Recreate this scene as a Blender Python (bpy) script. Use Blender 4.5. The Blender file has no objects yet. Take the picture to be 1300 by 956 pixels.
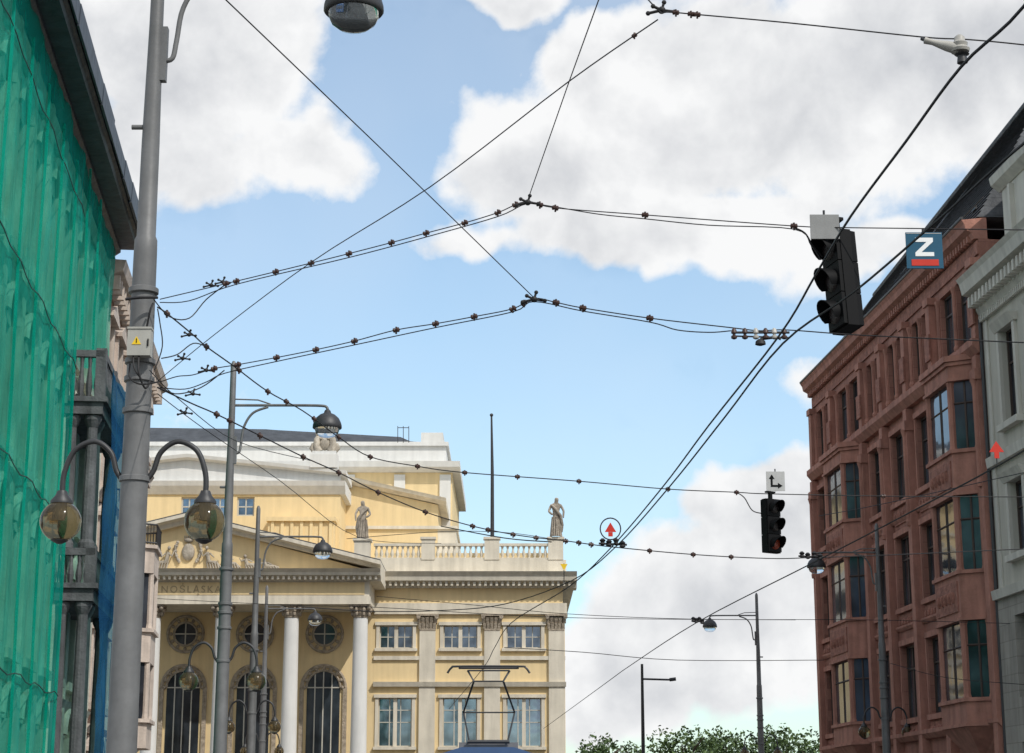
import bpy, bmesh, math, random
from mathutils import Vector, Matrix
random.seed(7)
scene=bpy.context.scene
# ---------------------------------------------------------------- survey helpers
FP=2450.0; TH=math.radians(14.02); CZ=1.7
sT,cT=math.sin(TH),math.cos(TH)
def ray(u,v):
    t=433-v
    return (u-650.0, FP*cT-t*sT, FP*sT+t*cT)
def P(u,v,Y):
    r=ray(u,v); k=Y/r[1]; return Vector((r[0]*k,Y,CZ+r[2]*k))
def C(u,v,z):
    r=ray(u,v); k=(z-CZ)/r[2]; return Vector((r[0]*k,r[1]*k,z))
def zv(v,Y): return P(650,v,Y).z
def xu(u,v,Y): return P(u,v,Y).x
# ---------------------------------------------------------------- materials
def newmat(name):
    m=bpy.data.materials.new(name); m.use_nodes=True
    nt=m.node_tree; b=nt.nodes['Principled BSDF']; return m,nt,b
def mat(name,col,rough=.85,var=.18,scale=1.2,bump=.25,bscale=14,metal=0,streak=.25,brick=None,spec=.3,joint=.7):
    m,nt,b=newmat(name); N=nt.nodes; L=nt.links
    tc=N.new('ShaderNodeTexCoord')
    n1=N.new('ShaderNodeTexNoise'); n1.inputs['Scale'].default_value=scale; n1.inputs['Detail'].default_value=5; n1.inputs['Roughness'].default_value=.65
    L.new(tc.outputs['Object'],n1.inputs['Vector'])
    cr=N.new('ShaderNodeValToRGB')
    cr.color_ramp.elements[0].position=.3; cr.color_ramp.elements[1].position=.7
    cr.color_ramp.elements[0].color=[c*(1-var) for c in col]+[1]
    cr.color_ramp.elements[1].color=[min(1,c*(1+var)) for c in col]+[1]
    L.new(n1.outputs['Fac'],cr.inputs['Fac'])
    out=cr.outputs['Color']
    if streak>0:
        mp=N.new('ShaderNodeMapping'); mp.inputs['Scale'].default_value=(2.6,2.6,.25)
        L.new(tc.outputs['Object'],mp.inputs['Vector'])
        n2=N.new('ShaderNodeTexNoise'); n2.inputs['Scale'].default_value=1.3; n2.inputs['Detail'].default_value=4
        L.new(mp.outputs['Vector'],n2.inputs['Vector'])
        r2=N.new('ShaderNodeMapRange'); r2.inputs['From Min'].default_value=.38; r2.inputs['From Max'].default_value=.68
        r2.inputs['To Min'].default_value=1; r2.inputs['To Max'].default_value=1-streak
        L.new(n2.outputs['Fac'],r2.inputs['Value'])
        mx=N.new('ShaderNodeMixRGB'); mx.blend_type='MULTIPLY'; mx.inputs['Fac'].default_value=1
        L.new(out,mx.inputs['Color1']); L.new(r2.outputs['Result'],mx.inputs['Color2']); out=mx.outputs['Color']
    if brick:
        ax,bw,bh=brick
        sp=N.new('ShaderNodeSeparateXYZ'); cb=N.new('ShaderNodeCombineXYZ')
        L.new(tc.outputs['Object'],sp.inputs['Vector'])
        L.new(sp.outputs[ax],cb.inputs['X']); L.new(sp.outputs['Z'],cb.inputs['Y'])
        bt=N.new('ShaderNodeTexBrick'); bt.inputs['Scale'].default_value=1
        bt.inputs['Brick Width'].default_value=bw; bt.inputs['Row Height'].default_value=bh
        bt.inputs['Mortar Size'].default_value=.015; bt.inputs['Mortar Smooth'].default_value=.2
        bt.inputs['Color1'].default_value=(1,1,1,1); bt.inputs['Color2'].default_value=(.87,.87,.87,1); bt.inputs['Mortar'].default_value=(joint,joint,joint,1)
        L.new(cb.outputs['Vector'],bt.inputs['Vector'])
        mx=N.new('ShaderNodeMixRGB'); mx.blend_type='MULTIPLY'; mx.inputs['Fac'].default_value=1
        L.new(out,mx.inputs['Color1']); L.new(bt.outputs['Color'],mx.inputs['Color2']); out=mx.outputs['Color']
    L.new(out,b.inputs['Base Color'])
    b.inputs['Roughness'].default_value=rough; b.inputs['Metallic'].default_value=metal
    b.inputs['Specular IOR Level'].default_value=spec
    if bump>0:
        n3=N.new('ShaderNodeTexNoise'); n3.inputs['Scale'].default_value=bscale; n3.inputs['Detail'].default_value=4
        L.new(tc.outputs['Object'],n3.inputs['Vector'])
        bp=N.new('ShaderNodeBump'); bp.inputs['Strength'].default_value=bump; bp.inputs['Distance'].default_value=.05
        L.new(n3.outputs['Fac'],bp.inputs['Height']); L.new(bp.outputs['Normal'],b.inputs['Normal'])
    return m
def glassmat(name,col,metal=.5,rough=.06,sc=.9):
    m,nt,b=newmat(name); N=nt.nodes; L=nt.links
    tc=N.new('ShaderNodeTexCoord'); n=N.new('ShaderNodeTexNoise'); n.inputs['Scale'].default_value=sc; n.inputs['Detail'].default_value=2
    L.new(tc.outputs['Object'],n.inputs['Vector'])
    oi=N.new('ShaderNodeObjectInfo'); ad=N.new('ShaderNodeMath'); ad.operation='MULTIPLY_ADD'; ad.inputs[1].default_value=.35; 
    L.new(oi.outputs['Random'],ad.inputs[0]); 
    a2=N.new('ShaderNodeMath'); a2.operation='ADD'; a2.inputs[1].default_value=-.17; L.new(n.outputs['Fac'],a2.inputs[0]); L.new(a2.outputs[0],ad.inputs[2])
    cr=N.new('ShaderNodeValToRGB'); cr.color_ramp.elements[0].position=.3; cr.color_ramp.elements[1].position=.7
    cr.color_ramp.elements[0].color=[c*.45 for c in col]+[1]; cr.color_ramp.elements[1].color=[min(1,c*1.6) for c in col]+[1]
    L.new(ad.outputs[0],cr.inputs['Fac']); L.new(cr.outputs['Color'],b.inputs['Base Color'])
    b.inputs['Metallic'].default_value=metal; b.inputs['Roughness'].default_value=rough
    bp=N.new('ShaderNodeBump'); bp.inputs['Strength'].default_value=.14; bp.inputs['Distance'].default_value=.05
    L.new(n.outputs['Fac'],bp.inputs['Height']); L.new(bp.outputs['Normal'],b.inputs['Normal'])
    return m
M={}
M['yellow']=mat('yellow_stucco',(.76,.59,.33),var=.06,scale=.5,streak=.1,bump=.1)
M['cream']=mat('cream_stone',(.67,.61,.50),var=.1,scale=.8,streak=.18,bump=.15)
M['white']=mat('white_stucco',(.68,.67,.64),var=.06,scale=.6,streak=.1,bump=.1)
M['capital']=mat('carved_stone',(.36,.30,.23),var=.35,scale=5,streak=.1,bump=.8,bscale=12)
M['statue']=mat('weathered_statue_stone',(.36,.31,.25),var=.4,scale=4,streak=.3,bump=.6,bscale=16)
M['relief']=mat('relief_stone',(.44,.39,.32),var=.3,scale=3,streak=.25,bump=.8)
M['letters']=mat('letter_bronze',(.40,.31,.19),var=.2,scale=3,streak=0,bump=0)
M['roof']=mat('dark_roof_sheet',(.065,.07,.078),rough=.6,var=.25,streak=.2,bump=.15)
M['slate']=mat('slate_roof',(.115,.12,.13),rough=.65,var=.3,scale=3,streak=.2,bump=.3,brick=('Y',.4,.3))
M['red']=mat('red_sandstone',(.385,.18,.135),var=.16,scale=.9,streak=.25,bump=.25,brick=('Y',1.1,.45))
M['redtrim']=mat('red_sandstone_trim',(.43,.205,.155),var=.16,scale=2,streak=.3,bump=.3)
M['reddark']=mat('red_sandstone_carving',(.33,.15,.112),var=.35,scale=5,streak=.2,bump=.8,bscale=9)
M['greyw']=mat('grey_plaster',(.50,.475,.41),var=.06,scale=.6,streak=.15,bump=.08)
M['greyt']=mat('pale_stone_trim',(.60,.575,.51),var=.08,scale=1,streak=.2,bump=.12)
M['rust']=mat('rusticated_stone',(.36,.335,.295),var=.12,scale=1,streak=.25,bump=.2,brick=('Y',1.2,.5))
M['pink']=mat('salmon_plaster',(.50,.31,.22),var=.15,scale=.8,streak=.3,bump=.2,brick=('Y',.5,.25))
M['pinkt']=mat('pale_pink_trim',(.58,.49,.42),var=.14,scale=1.5,streak=.3,bump=.3)
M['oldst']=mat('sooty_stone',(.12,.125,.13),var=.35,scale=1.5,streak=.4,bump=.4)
M['oldw']=mat('old_facade_stone',(.60,.60,.50),var=.22,scale=1,streak=.3,bump=.3)
M['tarp']=mat('blue_black_sheeting',(.04,.05,.068),rough=.5,var=.4,scale=1.5,streak=.3,bump=.5,bscale=3)
M['pole']=mat('grey_pole_paint',(.15,.15,.15),rough=.5,var=.18,scale=3,streak=.35,bump=.05,spec=.5)
M['dark']=mat('dark_iron',(.03,.03,.032),rough=.5,var=.2,scale=5,streak=0,bump=.05,spec=.5)
M['wire']=mat('bronze_black_cable',(.02,.019,.02),rough=.6,var=.2,scale=3,streak=0,bump=0)
M['ins']=mat('brown_porcelain',(.05,.024,.018),rough=.45,var=.3,scale=12,streak=0,bump=0,spec=.4)
M['insg']=mat('pale_porcelain',(.42,.40,.36),rough=.4,var=.15,scale=12,streak=.2,bump=0,spec=.5)
M['box']=mat('light_grey_box_paint',(.42,.41,.37),rough=.5,var=.08,scale=4,streak=.2,bump=0)
M['signw']=mat('white_sign_paint',(.45,.45,.44),rough=.5,var=.08,scale=6,streak=.15,bump=0)
M['signback']=mat('sign_back_metal',(.27,.27,.265),rough=.5,var=.12,scale=4,streak=.25,bump=0)
M['blue']=mat('petrol_blue_sign_paint',(.012,.085,.15),rough=.5,var=.08,scale=4,streak=.1,bump=0)
M['redp']=mat('red_sign_paint',(.55,.035,.02),rough=.5,var=.08,scale=4,streak=.1,bump=0)
M['yelp']=mat('yellow_sign_paint',(.75,.50,.02),rough=.5,var=.08,scale=4,streak=0,bump=0)
M['blackp']=mat('black_paint',(.005,.005,.0055),rough=.6,var=.15,scale=4,streak=0,bump=0,spec=.12)
M['whitep']=mat('white_paint_bright',(.8,.8,.79),rough=.5,var=.03,scale=4,streak=0,bump=0)
M['frame']=mat('window_frame_white',(.5,.48,.42),rough=.6,var=.08,scale=3,streak=.1,bump=0)
M['framed']=mat('window_frame_dark',(.07,.05,.042),rough=.5,var=.1,scale=3,streak=0,bump=0)
M['glass']=glassmat('window_glass',(.15,.19,.24),.75)
M['glassr']=glassmat('dark_window_glass',(.085,.095,.115),.5,.05)
M['glassk']=glassmat('very_dark_glass',(.04,.05,.06),.3,.08)
M['asphalt']=mat('asphalt',(.05,.05,.052),var=.2,scale=2,streak=0,bump=.3,bscale=60)
M['paving']=mat('pavement_slabs',(.22,.21,.2),var=.15,scale=2,streak=0,bump=.2)
M['kerb']=mat('granite_kerb',(.3,.29,.28),var=.15,scale=5,streak=0,bump=.2)
M['steel']=mat('rail_steel',(.3,.3,.31),rough=.3,metal=1,var=.1,streak=0,bump=0)
M['ground']=mat('ground_earth',(.1,.1,.085),var=.3,scale=.2,streak=0,bump=.2)
M['bark']=mat('bark',(.07,.05,.035),var=.3,scale=5,streak=0,bump=.6)
M['tramb']=mat('tram_blue_paint',(.05,.10,.22),rough=.3,var=.05,streak=.1,bump=0,spec=.5)
M['tramr']=mat('tram_roof_grey',(.16,.16,.17),rough=.6,var=.2,streak=.2,bump=.1)
M['amber']=mat('amber_lens',(.22,.035,.015),rough=.3,var=.5,scale=30,streak=0,bump=.3,bscale=80,spec=.5)
M['lens']=mat('unlit_lens',(.02,.015,.015),rough=.3,var=.3,scale=30,streak=0,bump=.3,bscale=80,spec=.4)
m,nt,b=newmat('leaf'); oi=nt.nodes.new('ShaderNodeNewGeometry'); cr=nt.nodes.new('ShaderNodeValToRGB')
cr.color_ramp.elements[0].color=(.025,.05,.012,1); cr.color_ramp.elements[1].color=(.08,.13,.03,1)
nt.links.new(oi.outputs['Random Per Island'],cr.inputs['Fac']); nt.links.new(cr.outputs['Color'],b.inputs['Base Color']); b.inputs['Roughness'].default_value=.7
M['leaf']=m
def clearmat(name,col,rough,trans,ior=1.25):
    m,nt,b=newmat(name); N=nt.nodes;L=nt.links
    tc=N.new('ShaderNodeTexCoord'); n=N.new('ShaderNodeTexNoise'); n.inputs['Scale'].default_value=6
    L.new(tc.outputs['Object'],n.inputs['Vector'])
    mr=N.new('ShaderNodeMapRange'); mr.inputs['To Min'].default_value=rough*.6; mr.inputs['To Max'].default_value=rough*1.5
    L.new(n.outputs['Fac'],mr.inputs['Value']); L.new(mr.outputs['Result'],b.inputs['Roughness'])
    b.inputs['Base Color'].default_value=(*col,1); b.inputs['Transmission Weight'].default_value=trans; b.inputs['IOR'].default_value=ior
    return m
M['bowl']=clearmat('clear_lamp_bowl',(.80,.85,.87),.05,.96,1.12)
M['globe']=clearmat('smoked_globe_glass',(.24,.19,.11),.08,.87)
def netmat(name,c1,c2,tr):
    m=bpy.data.materials.new(name); m.use_nodes=True; nt=m.node_tree; N=nt.nodes; L=nt.links
    N.remove(N['Principled BSDF']); out=N['Material Output']
    tc=N.new('ShaderNodeTexCoord'); mp=N.new('ShaderNodeMapping'); mp.inputs['Scale'].default_value=(.8,.8,.5)
    L.new(tc.outputs['Object'],mp.inputs['Vector'])
    n=N.new('ShaderNodeTexNoise'); n.inputs['Scale'].default_value=.7; n.inputs['Detail'].default_value=4; n.inputs['Distortion'].default_value=.5
    L.new(mp.outputs['Vector'],n.inputs['Vector'])
    cr=N.new('ShaderNodeValToRGB'); cr.color_ramp.elements[0].position=.35; cr.color_ramp.elements[1].position=.7
    cr.color_ramp.elements[0].color=(*c1,1); cr.color_ramp.elements[1].color=(*c2,1)
    L.new(n.outputs['Fac'],cr.inputs['Fac'])
    d=N.new('ShaderNodeBsdfDiffuse'); t=N.new('ShaderNodeBsdfTranslucent'); a=N.new('ShaderNodeMixShader'); a.inputs['Fac'].default_value=.3
    L.new(cr.outputs['Color'],d.inputs['Color']); L.new(cr.outputs['Color'],t.inputs['Color'])
    bn=N.new('ShaderNodeTexNoise'); bn.inputs['Scale'].default_value=1.3; bn.inputs['Detail'].default_value=3; bn.inputs['Distortion'].default_value=.8
    L.new(mp.outputs['Vector'],bn.inputs['Vector'])
    bp=N.new('ShaderNodeBump'); bp.inputs['Strength'].default_value=.3; bp.inputs['Distance'].default_value=.08
    L.new(bn.outputs['Fac'],bp.inputs['Height']); L.new(bp.outputs['Normal'],d.inputs['Normal'])
    L.new(d.outputs[0],a.inputs[1]); L.new(t.outputs[0],a.inputs[2])
    tp=N.new('ShaderNodeBsdfTransparent'); tp.inputs['Color'].default_value=(.6,1,.9,1); mx=N.new('ShaderNodeMixShader')
    mr=N.new('ShaderNodeMapRange'); mr.inputs['From Min'].default_value=.3; mr.inputs['From Max'].default_value=.7
    mr.inputs['To Min'].default_value=max(0,tr-.1); mr.inputs['To Max'].default_value=tr+.1
    L.new(bn.outputs['Fac'],mr.inputs['Value']); L.new(mr.outputs['Result'],mx.inputs['Fac'])
    L.new(a.outputs[0],mx.inputs[1]); L.new(tp.outputs[0],mx.inputs[2]); L.new(mx.outputs[0],out.inputs['Surface'])
    return m
M['netg']=netmat('green_debris_netting',(.0,.33,.25),(.02,.50,.40),.5)
M['netb']=netmat('blue_debris_netting',(.02,.10,.24),(.04,.19,.40),.4)
# ---------------------------------------------------------------- mesh builder
class MB:
    def __init__(s): s.v=[]; s.f=[]
    def add(s,vs,fs):
        o=len(s.v); s.v+= [Vector(a) for a in vs]; s.f+=[[i+o for i in f] for f in fs]
    def box(s,fr,a0,a1,n0,n1,z0,z1):
        s.add([fr(a0,n0,z0),fr(a1,n0,z0),fr(a1,n1,z0),fr(a0,n1,z0),fr(a0,n0,z1),fr(a1,n0,z1),fr(a1,n1,z1),fr(a0,n1,z1)],
              [(0,3,2,1),(4,5,6,7),(0,1,5,4),(1,2,6,5),(2,3,7,6),(3,0,4,7)])
    def ext(s,A,B):
        n=len(A); s.add(list(A)+list(B),[tuple(range(n))[::-1],tuple(range(n,2*n))]+[(i,(i+1)%n,n+(i+1)%n,n+i) for i in range(n)])
    def prof(s,fr,pts,a0,a1): s.ext([fr(a0,n,z) for n,z in pts],[fr(a1,n,z) for n,z in pts])
    def plate(s,fr,pts,n0,n1): s.ext([fr(a,n0,z) for a,z in pts],[fr(a,n1,z) for a,z in pts])
    def col(s,fr,pts,z0,z1): s.ext([fr(a,n,z0) for a,n in pts],[fr(a,n,z1) for a,n in pts])
    def quad(s,a,b,c,d): s.add([a,b,c,d],[(0,1,2,3)])
    def tube(s,pts,r,seg=6):
        pts=[Vector(p) for p in pts]; n=len(pts); rs=r if isinstance(r,(list,tuple)) else [r]*n
        rings=[]; prev=None
        for i,p in enumerate(pts):
            d=(pts[min(i+1,n-1)]-pts[max(i-1,0)]).normalized()
            if prev is None:
                up=Vector((0,0,1)) if abs(d.z)<.9 else Vector((1,0,0))
                a=d.cross(up).normalized()
            else:
                a=(prev-d*prev.dot(d)).normalized()
            prev=a; b=d.cross(a)
            rings.append([p+(a*math.cos(2*math.pi*k/seg)+b*math.sin(2*math.pi*k/seg))*rs[i] for k in range(seg)])
        vs=[q for R in rings for q in R]; fs=[]
        for i in range(n-1):
            for k in range(seg):
                k2=(k+1)%seg; fs.append((i*seg+k,i*seg+k2,(i+1)*seg+k2,(i+1)*seg+k))
        fs.append(tuple(range(seg))[::-1]); fs.append(tuple((n-1)*seg+k for k in range(seg)))
        s.add(vs,fs)
    def lathe(s,c,prof,seg=16,ax=Vector((0,0,1))):
        c=Vector(c); ax=Vector(ax).normalized(); up=Vector((0,0,1)) if abs(ax.z)<.9 else Vector((1,0,0))
        a=ax.cross(up).normalized(); b=ax.cross(a); n=len(prof)
        vs=[c+ax*z+(a*math.cos(2*math.pi*k/seg)+b*math.sin(2*math.pi*k/seg))*max(r,.0005) for r,z in prof for k in range(seg)]
        fs=[(i*seg+k,i*seg+(k+1)%seg,(i+1)*seg+(k+1)%seg,(i+1)*seg+k) for i in range(n-1) for k in range(seg)]
        fs.append(tuple(range(seg))[::-1]); fs.append(tuple((n-1)*seg+k for k in range(seg)))
        s.add(vs,fs)
    def ball(s,c,rx,ry=None,rz=None,seg=10,rng=6):
        ry=ry or rx; rz=rz or rx; c=Vector(c); vs=[];fs=[]
        for i in range(rng+1):
            t=math.pi*i/rng
            for k in range(seg):
                p=2*math.pi*k/seg; st=max(math.sin(t),.001)
                vs.append(c+Vector((rx*st*math.cos(p),ry*st*math.sin(p),rz*math.cos(t))))
        for i in range(rng):
            for k in range(seg): fs.append((i*seg+k,i*seg+(k+1)%seg,(i+1)*seg+(k+1)%seg,(i+1)*seg+k))
        s.add(vs,fs)
    def wall(s,fr,a0,a1,z0,z1,ops,d=.3,n=0):
        A=sorted(set([a0,a1]+[o[0] for o in ops]+[o[1] for o in ops])); Z=sorted(set([z0,z1]+[o[2] for o in ops]+[o[3] for o in ops]))
        for i in range(len(A)-1):
            for j in range(len(Z)-1):
                am=(A[i]+A[i+1])/2; zm=(Z[j]+Z[j+1])/2
                if any(o[0]<am<o[1] and o[2]<zm<o[3] for o in ops): continue
                s.quad(fr(A[i],n,Z[j]),fr(A[i+1],n,Z[j]),fr(A[i+1],n,Z[j+1]),fr(A[i],n,Z[j+1]))
        for o in ops:
            p=[(o[0],o[2]),(o[1],o[2]),(o[1],o[3]),(o[0],o[3])]
            for k in range(4):
                a,b=p[k],p[(k+1)%4]; s.quad(fr(a[0],n,a[1]),fr(b[0],n,b[1]),fr(b[0],n-d,b[1]),fr(a[0],n-d,a[1]))
        p=[(a0,z0),(a1,z0),(a1,z1),(a0,z1)]
        for k in range(4):
            a,b=p[k],p[(k+1)%4]; s.quad(fr(a[0],n,a[1]),fr(b[0],n,b[1]),fr(b[0],n-d,b[1]),fr(a[0],n-d,a[1]))
def link(o): scene.collection.objects.link(o)
def thing(name,label,cat,base=(0,0,0),group=None):
    o=bpy.data.objects.new(name,None); o.location=base; o.empty_display_size=.5; link(o)
    o['label']=label; o['category']=cat
    if group: o['group']=group
    return o
def wbase(par):
    b=Vector((0,0,0))
    while par is not None: b+=par.location; par=par.parent
    return b
def mk(name,mb,mt,par=None,smooth=False,origin=None,label=None,recalc=True):
    base=Vector(origin) if origin is not None else wbase(par)
    me=bpy.data.meshes.new(name); me.from_pydata([tuple(v-base) for v in mb.v],[],mb.f); me.update()
    bm=bmesh.new(); bm.from_mesh(me); bmesh.ops.remove_doubles(bm,verts=bm.verts,dist=.0001) if smooth else None
    if recalc: bmesh.ops.recalc_face_normals(bm,faces=bm.faces)
    bm.to_mesh(me); bm.free()
    if smooth:
        for p in me.polygons: p.use_smooth=True
        try: me.set_sharp_from_angle(angle=math.radians(50))
        except Exception: pass
    me.materials.append(M[mt] if isinstance(mt,str) else mt)
    o=bpy.data.objects.new(name,me); link(o)
    if par is not None:
        o.parent=par; o.location=base-wbase(par)
    else: o.location=base
    if label: o['label']=label
    return o
def top(o,label,cat,group=None):
    o['label']=label; o['category']=cat
    if group: o['group']=group
    return o
def window(par,fr,a0,a1,z0,z1,n=-.2,fm='frame',gm='glass',mull=(.5,),trans=(.65,),w=.07):
    mb=MB(); mb.box(fr,a0,a0+w,n,n+.08,z0,z1); mb.box(fr,a1-w,a1,n,n+.08,z0,z1)
    mb.box(fr,a0+w,a1-w,n,n+.08,z0,z0+w); mb.box(fr,a0+w,a1-w,n,n+.08,z1-w,z1)
    for t in mull:
        a=a0+(a1-a0)*t; mb.box(fr,a-w*.45,a+w*.45,n+.003,n+.07,z0+w,z1-w)
    for t in trans:
        z=z0+(z1-z0)*t; mb.box(fr,a0+w,a1-w,n+.006,n+.063,z-w*.4,z+w*.4)
    wnd=mk('window',mb,fm,par,origin=fr((a0+a1)/2,n,z0))
    g=MB(); g.quad(fr(a0+.01,n+.02,z0+.01),fr(a1-.01,n+.02,z0+.01),fr(a1-.01,n+.02,z1-.01),fr(a0+.01,n+.02,z1-.01))
    mk('pane',g,gm,wnd)
    return wnd
# ---------------------------------------------------------------- setting : ground
def XY(x,y,z): return Vector((x,y,z))
mb=MB(); mb.quad(XY(-900,-300,-.02),XY(900,-300,-.02),XY(900,2500,-.02),XY(-900,2500,-.02)); o=mk('ground',mb,'ground'); o['kind']='structure'
def strip(x0,x1,y0,y1,z,sl=-.08): return [XY(x0+sl*y0,y0,z),XY(x1+sl*y0,y0,z),XY(x1+sl*y1,y1,z),XY(x0+sl*y1,y1,z)]
mb=MB(); mb.quad(*strip(-3.5,14.5,-40,97,-.012)); mb.quad(XY(-70,97.01,-.012),XY(60,97.01,-.012),XY(60,97.9,-.012),XY(-70,97.9,-.012)); o=mk('road',mb,'asphalt'); o['kind']='structure'
mb=MB()
for x in (1.0,2.4,4.6,6.0): mb.quad(*strip(x,x+.07,-40,97,-.006))
o=mk('tram_rails',mb,'steel'); o['kind']='structure'
mb=MB()
mb.ext(strip(-8.2,-3.7,-40,95,-.02),strip(-8.2,-3.7,-40,95,.12)); mb.ext(strip(14.7,18.6,-40,95,-.02),strip(14.7,18.6,-40,95,.12))
o=mk('pavement',mb,'paving'); o['kind']='structure'
mb=MB(); mb.ext(strip(-3.69,-3.5,-40,95,-.02),strip(-3.69,-3.5,-40,95,.13)); mb.ext(strip(14.5,14.69,-40,95,-.02),strip(14.5,14.69,-40,95,.13))
o=mk('kerb',mb,'kerb'); o['kind']='structure'
# ---------------------------------------------------------------- OPERA
YW=104.0; YP=100.0
def fo(s,n,z): return Vector((s,YW-n,z))
opera=thing('theatre_building','yellow and white neoclassical theatre with columned portico and balustrade','theatre',(-8,YW,0))
xL,xR=xu(475,800,YW),xu(717,800,YW)
z778,z765,z745,z728,z712,z690=[zv(v,YW) for v in (780,766,747,728,711,690)]
XC=xu(237,750,YP)
ops=[]
for a,b in ((482,524),(563,606),(643,687)):
    ops.append((xu(a,808,YW),xu(b,808,YW),zv(823,YW),zv(794,YW)))
    ops.append((xu(a,808,YW),xu(b,808,YW),zv(948,YW),zv(886,YW)))
mb=MB(); mb.wall(fo,xL,xR,0,z778,ops)
mb.box(fo,xL,xR-.003,-22,-.3,0,z778+.3)
mb.box(fo,xL,xR-.1,-.25,.06,z765,z745)
mk('wall',mb,'yellow',opera)
for i,o_ in enumerate(ops):
    window(opera,fo,*o_,n=-.22,mull=(.25,.5,.75) if i%2==0 else (.33,.66),trans=(.5,) if i%2==0 else (.5,.75),w=.06)
mb=MB()
for o_ in ops:
    a0,a1,z0,z1=o_
    mb.box(fo,a0-.18,a0-.003,.0,.07,z0,z1); mb.box(fo,a1+.003,a1+.18,0,.07,z0,z1)
    mb.box(fo,a0-.25,a1+.25,-.02,.14,z1+.003,z1+.18); mb.box(fo,a0-.25,a1+.25,-.02,.18,z0-.16,z0-.003)
    am=(a0+a1)/2; mb.box(fo,am-.1,am+.1,-.2,-.02,z0,z1)
mb.box(fo,xL,xR+.02,-.01,.12,zv(838,YW),zv(833,YW))
mb.prof(fo,[(-.01,zv(872,YW)),(.22,zv(872,YW)),(.3,zv(866,YW)),(-.01,zv(866,YW))],xL,xR+.05)
mk('window_surround',mb,'cream',opera)
mb=MB()
mb.box(fo,xL,xR+.12,-22,.16,z778+.003,z765)
h=z728-z745
mb.prof(fo,[(-1,z745),(.2,z745),(.3,z745+h*.3),(.75,z745+h*.42),(.8,z745+h*.72),(.98,z728),(-1,z728)],xL,xR+.65)
mb.box(fo,xR-.1,xR+.6,-22,-1.003,z745+h*.42,z728-.01)
s=xL+.2
while s<xR+.4: mb.box(fo,s,s+.13,.2,.62,z745+.08,z745+h*.4); s+=.3
mk('cornice',mb,'cream',opera)
mb=MB(); mb.box(fo,xL-1.4,xR+.1,-21,.1,z728+.003,z712)
for u0,u1 in ((535,552),(615,634),(696,715)):
    mb.box(fo,xu(u0,700,YW),xu(u1,700,YW),-.35,.14,z712+.003,zv(685,YW))
    mb.box(fo,xu(u0,700,YW)-.06,xu(u1,700,YW)+.06,-.42,.2,zv(685,YW)+.002,zv(682,YW))
mk('parapet',mb,'cream',opera)
for (u0,u1) in ((474,535),(552,615),(634,696)):
    mb=MB(); a0,a1=xu(u0,700,YW)+.01,xu(u1,700,YW)-.01
    mb.box(fo,a0,a1,-.2,.08,z690-.14,z690); mb.box(fo,a0,a1,-.2,.08,z712+.004,z712+.12)
    n=int((a1-a0)/.27)
    for i in range(n):
        c=fo(a0+(i+.5)*(a1-a0)/n,-.06,z712+.12); H=z690-.14-z712-.12
        mb.lathe(c,[(.07,0),(.05,.08*H),(.105,.3*H),(.07,.55*H),(.045,.75*H),(.08,.95*H),(.08,H)],8)
    mk('balustrade',mb,'cream',opera,smooth=True)
mb=MB(); mb.box(fo,xL,xR-.4,-3.0,-1.3,z712,zv(698,YW)); mk('attic_wall',mb,'yellow',opera)
def capital(mb,fr,s,w,z0,z1,n0,n1):
    H=z1-z0
    mb.box(fr,s-w/2,s+w/2,n0,n1,z0,z0+H*.12)
    for k,(t0,t1,e) in enumerate(((.12,.45,.06),(.45,.8,.13))):
        m=5
        for i in range(m):
            a=s-w/2-e+(w+2*e)*i/m; b_=a+(w+2*e)/m*.8
            mb.ext([fr(a,n0,z0+H*t0),fr(b_,n0,z0+H*t0),fr(b_,n1,z0+H*t0),fr(a,n1,z0+H*t0)],
                   [fr(a,n0,z0+H*t1),fr(b_,n0,z0+H*t1),fr(b_,n1+e,z0+H*t1),fr(a,n1+e,z0+H*t1)])
    for sg in (-1,1):
        mb.lathe(fr(s+sg*(w/2+.06),n0,z0+H*.82),[(.1,0),(.11,(n1-n0)+.16)],10,ax=fr(0,1,0)-fr(0,0,0))
    mb.box(fr,s-w/2-.17,s+w/2+.17,n0,n1+.17,z0+H*.88,z1)
for u in (543,625,706):
    pil=MB(); cap=MB()
    s=xu(u,800,YW); w=20/2450*YW
    if u==706: s=xR-w/2-.02
    pil.box(fo,s-w/2,s+w/2,0,.15,0,zv(801,YW)); capital(cap,fo,s,w,zv(801,YW)+.002,z778-.002,.0,.17)
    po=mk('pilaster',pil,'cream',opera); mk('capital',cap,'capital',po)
def fp(s,n,z): return Vector((s,YP-n,z))
zc0=zv(783,YP); zc1=zv(767,YP)
colx=[xu(457-88*k,775,YP) for k in range(6)]
pr=10.5/2450*YP
xe=xu(484,730,YP); xw=2*XC-xe
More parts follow.
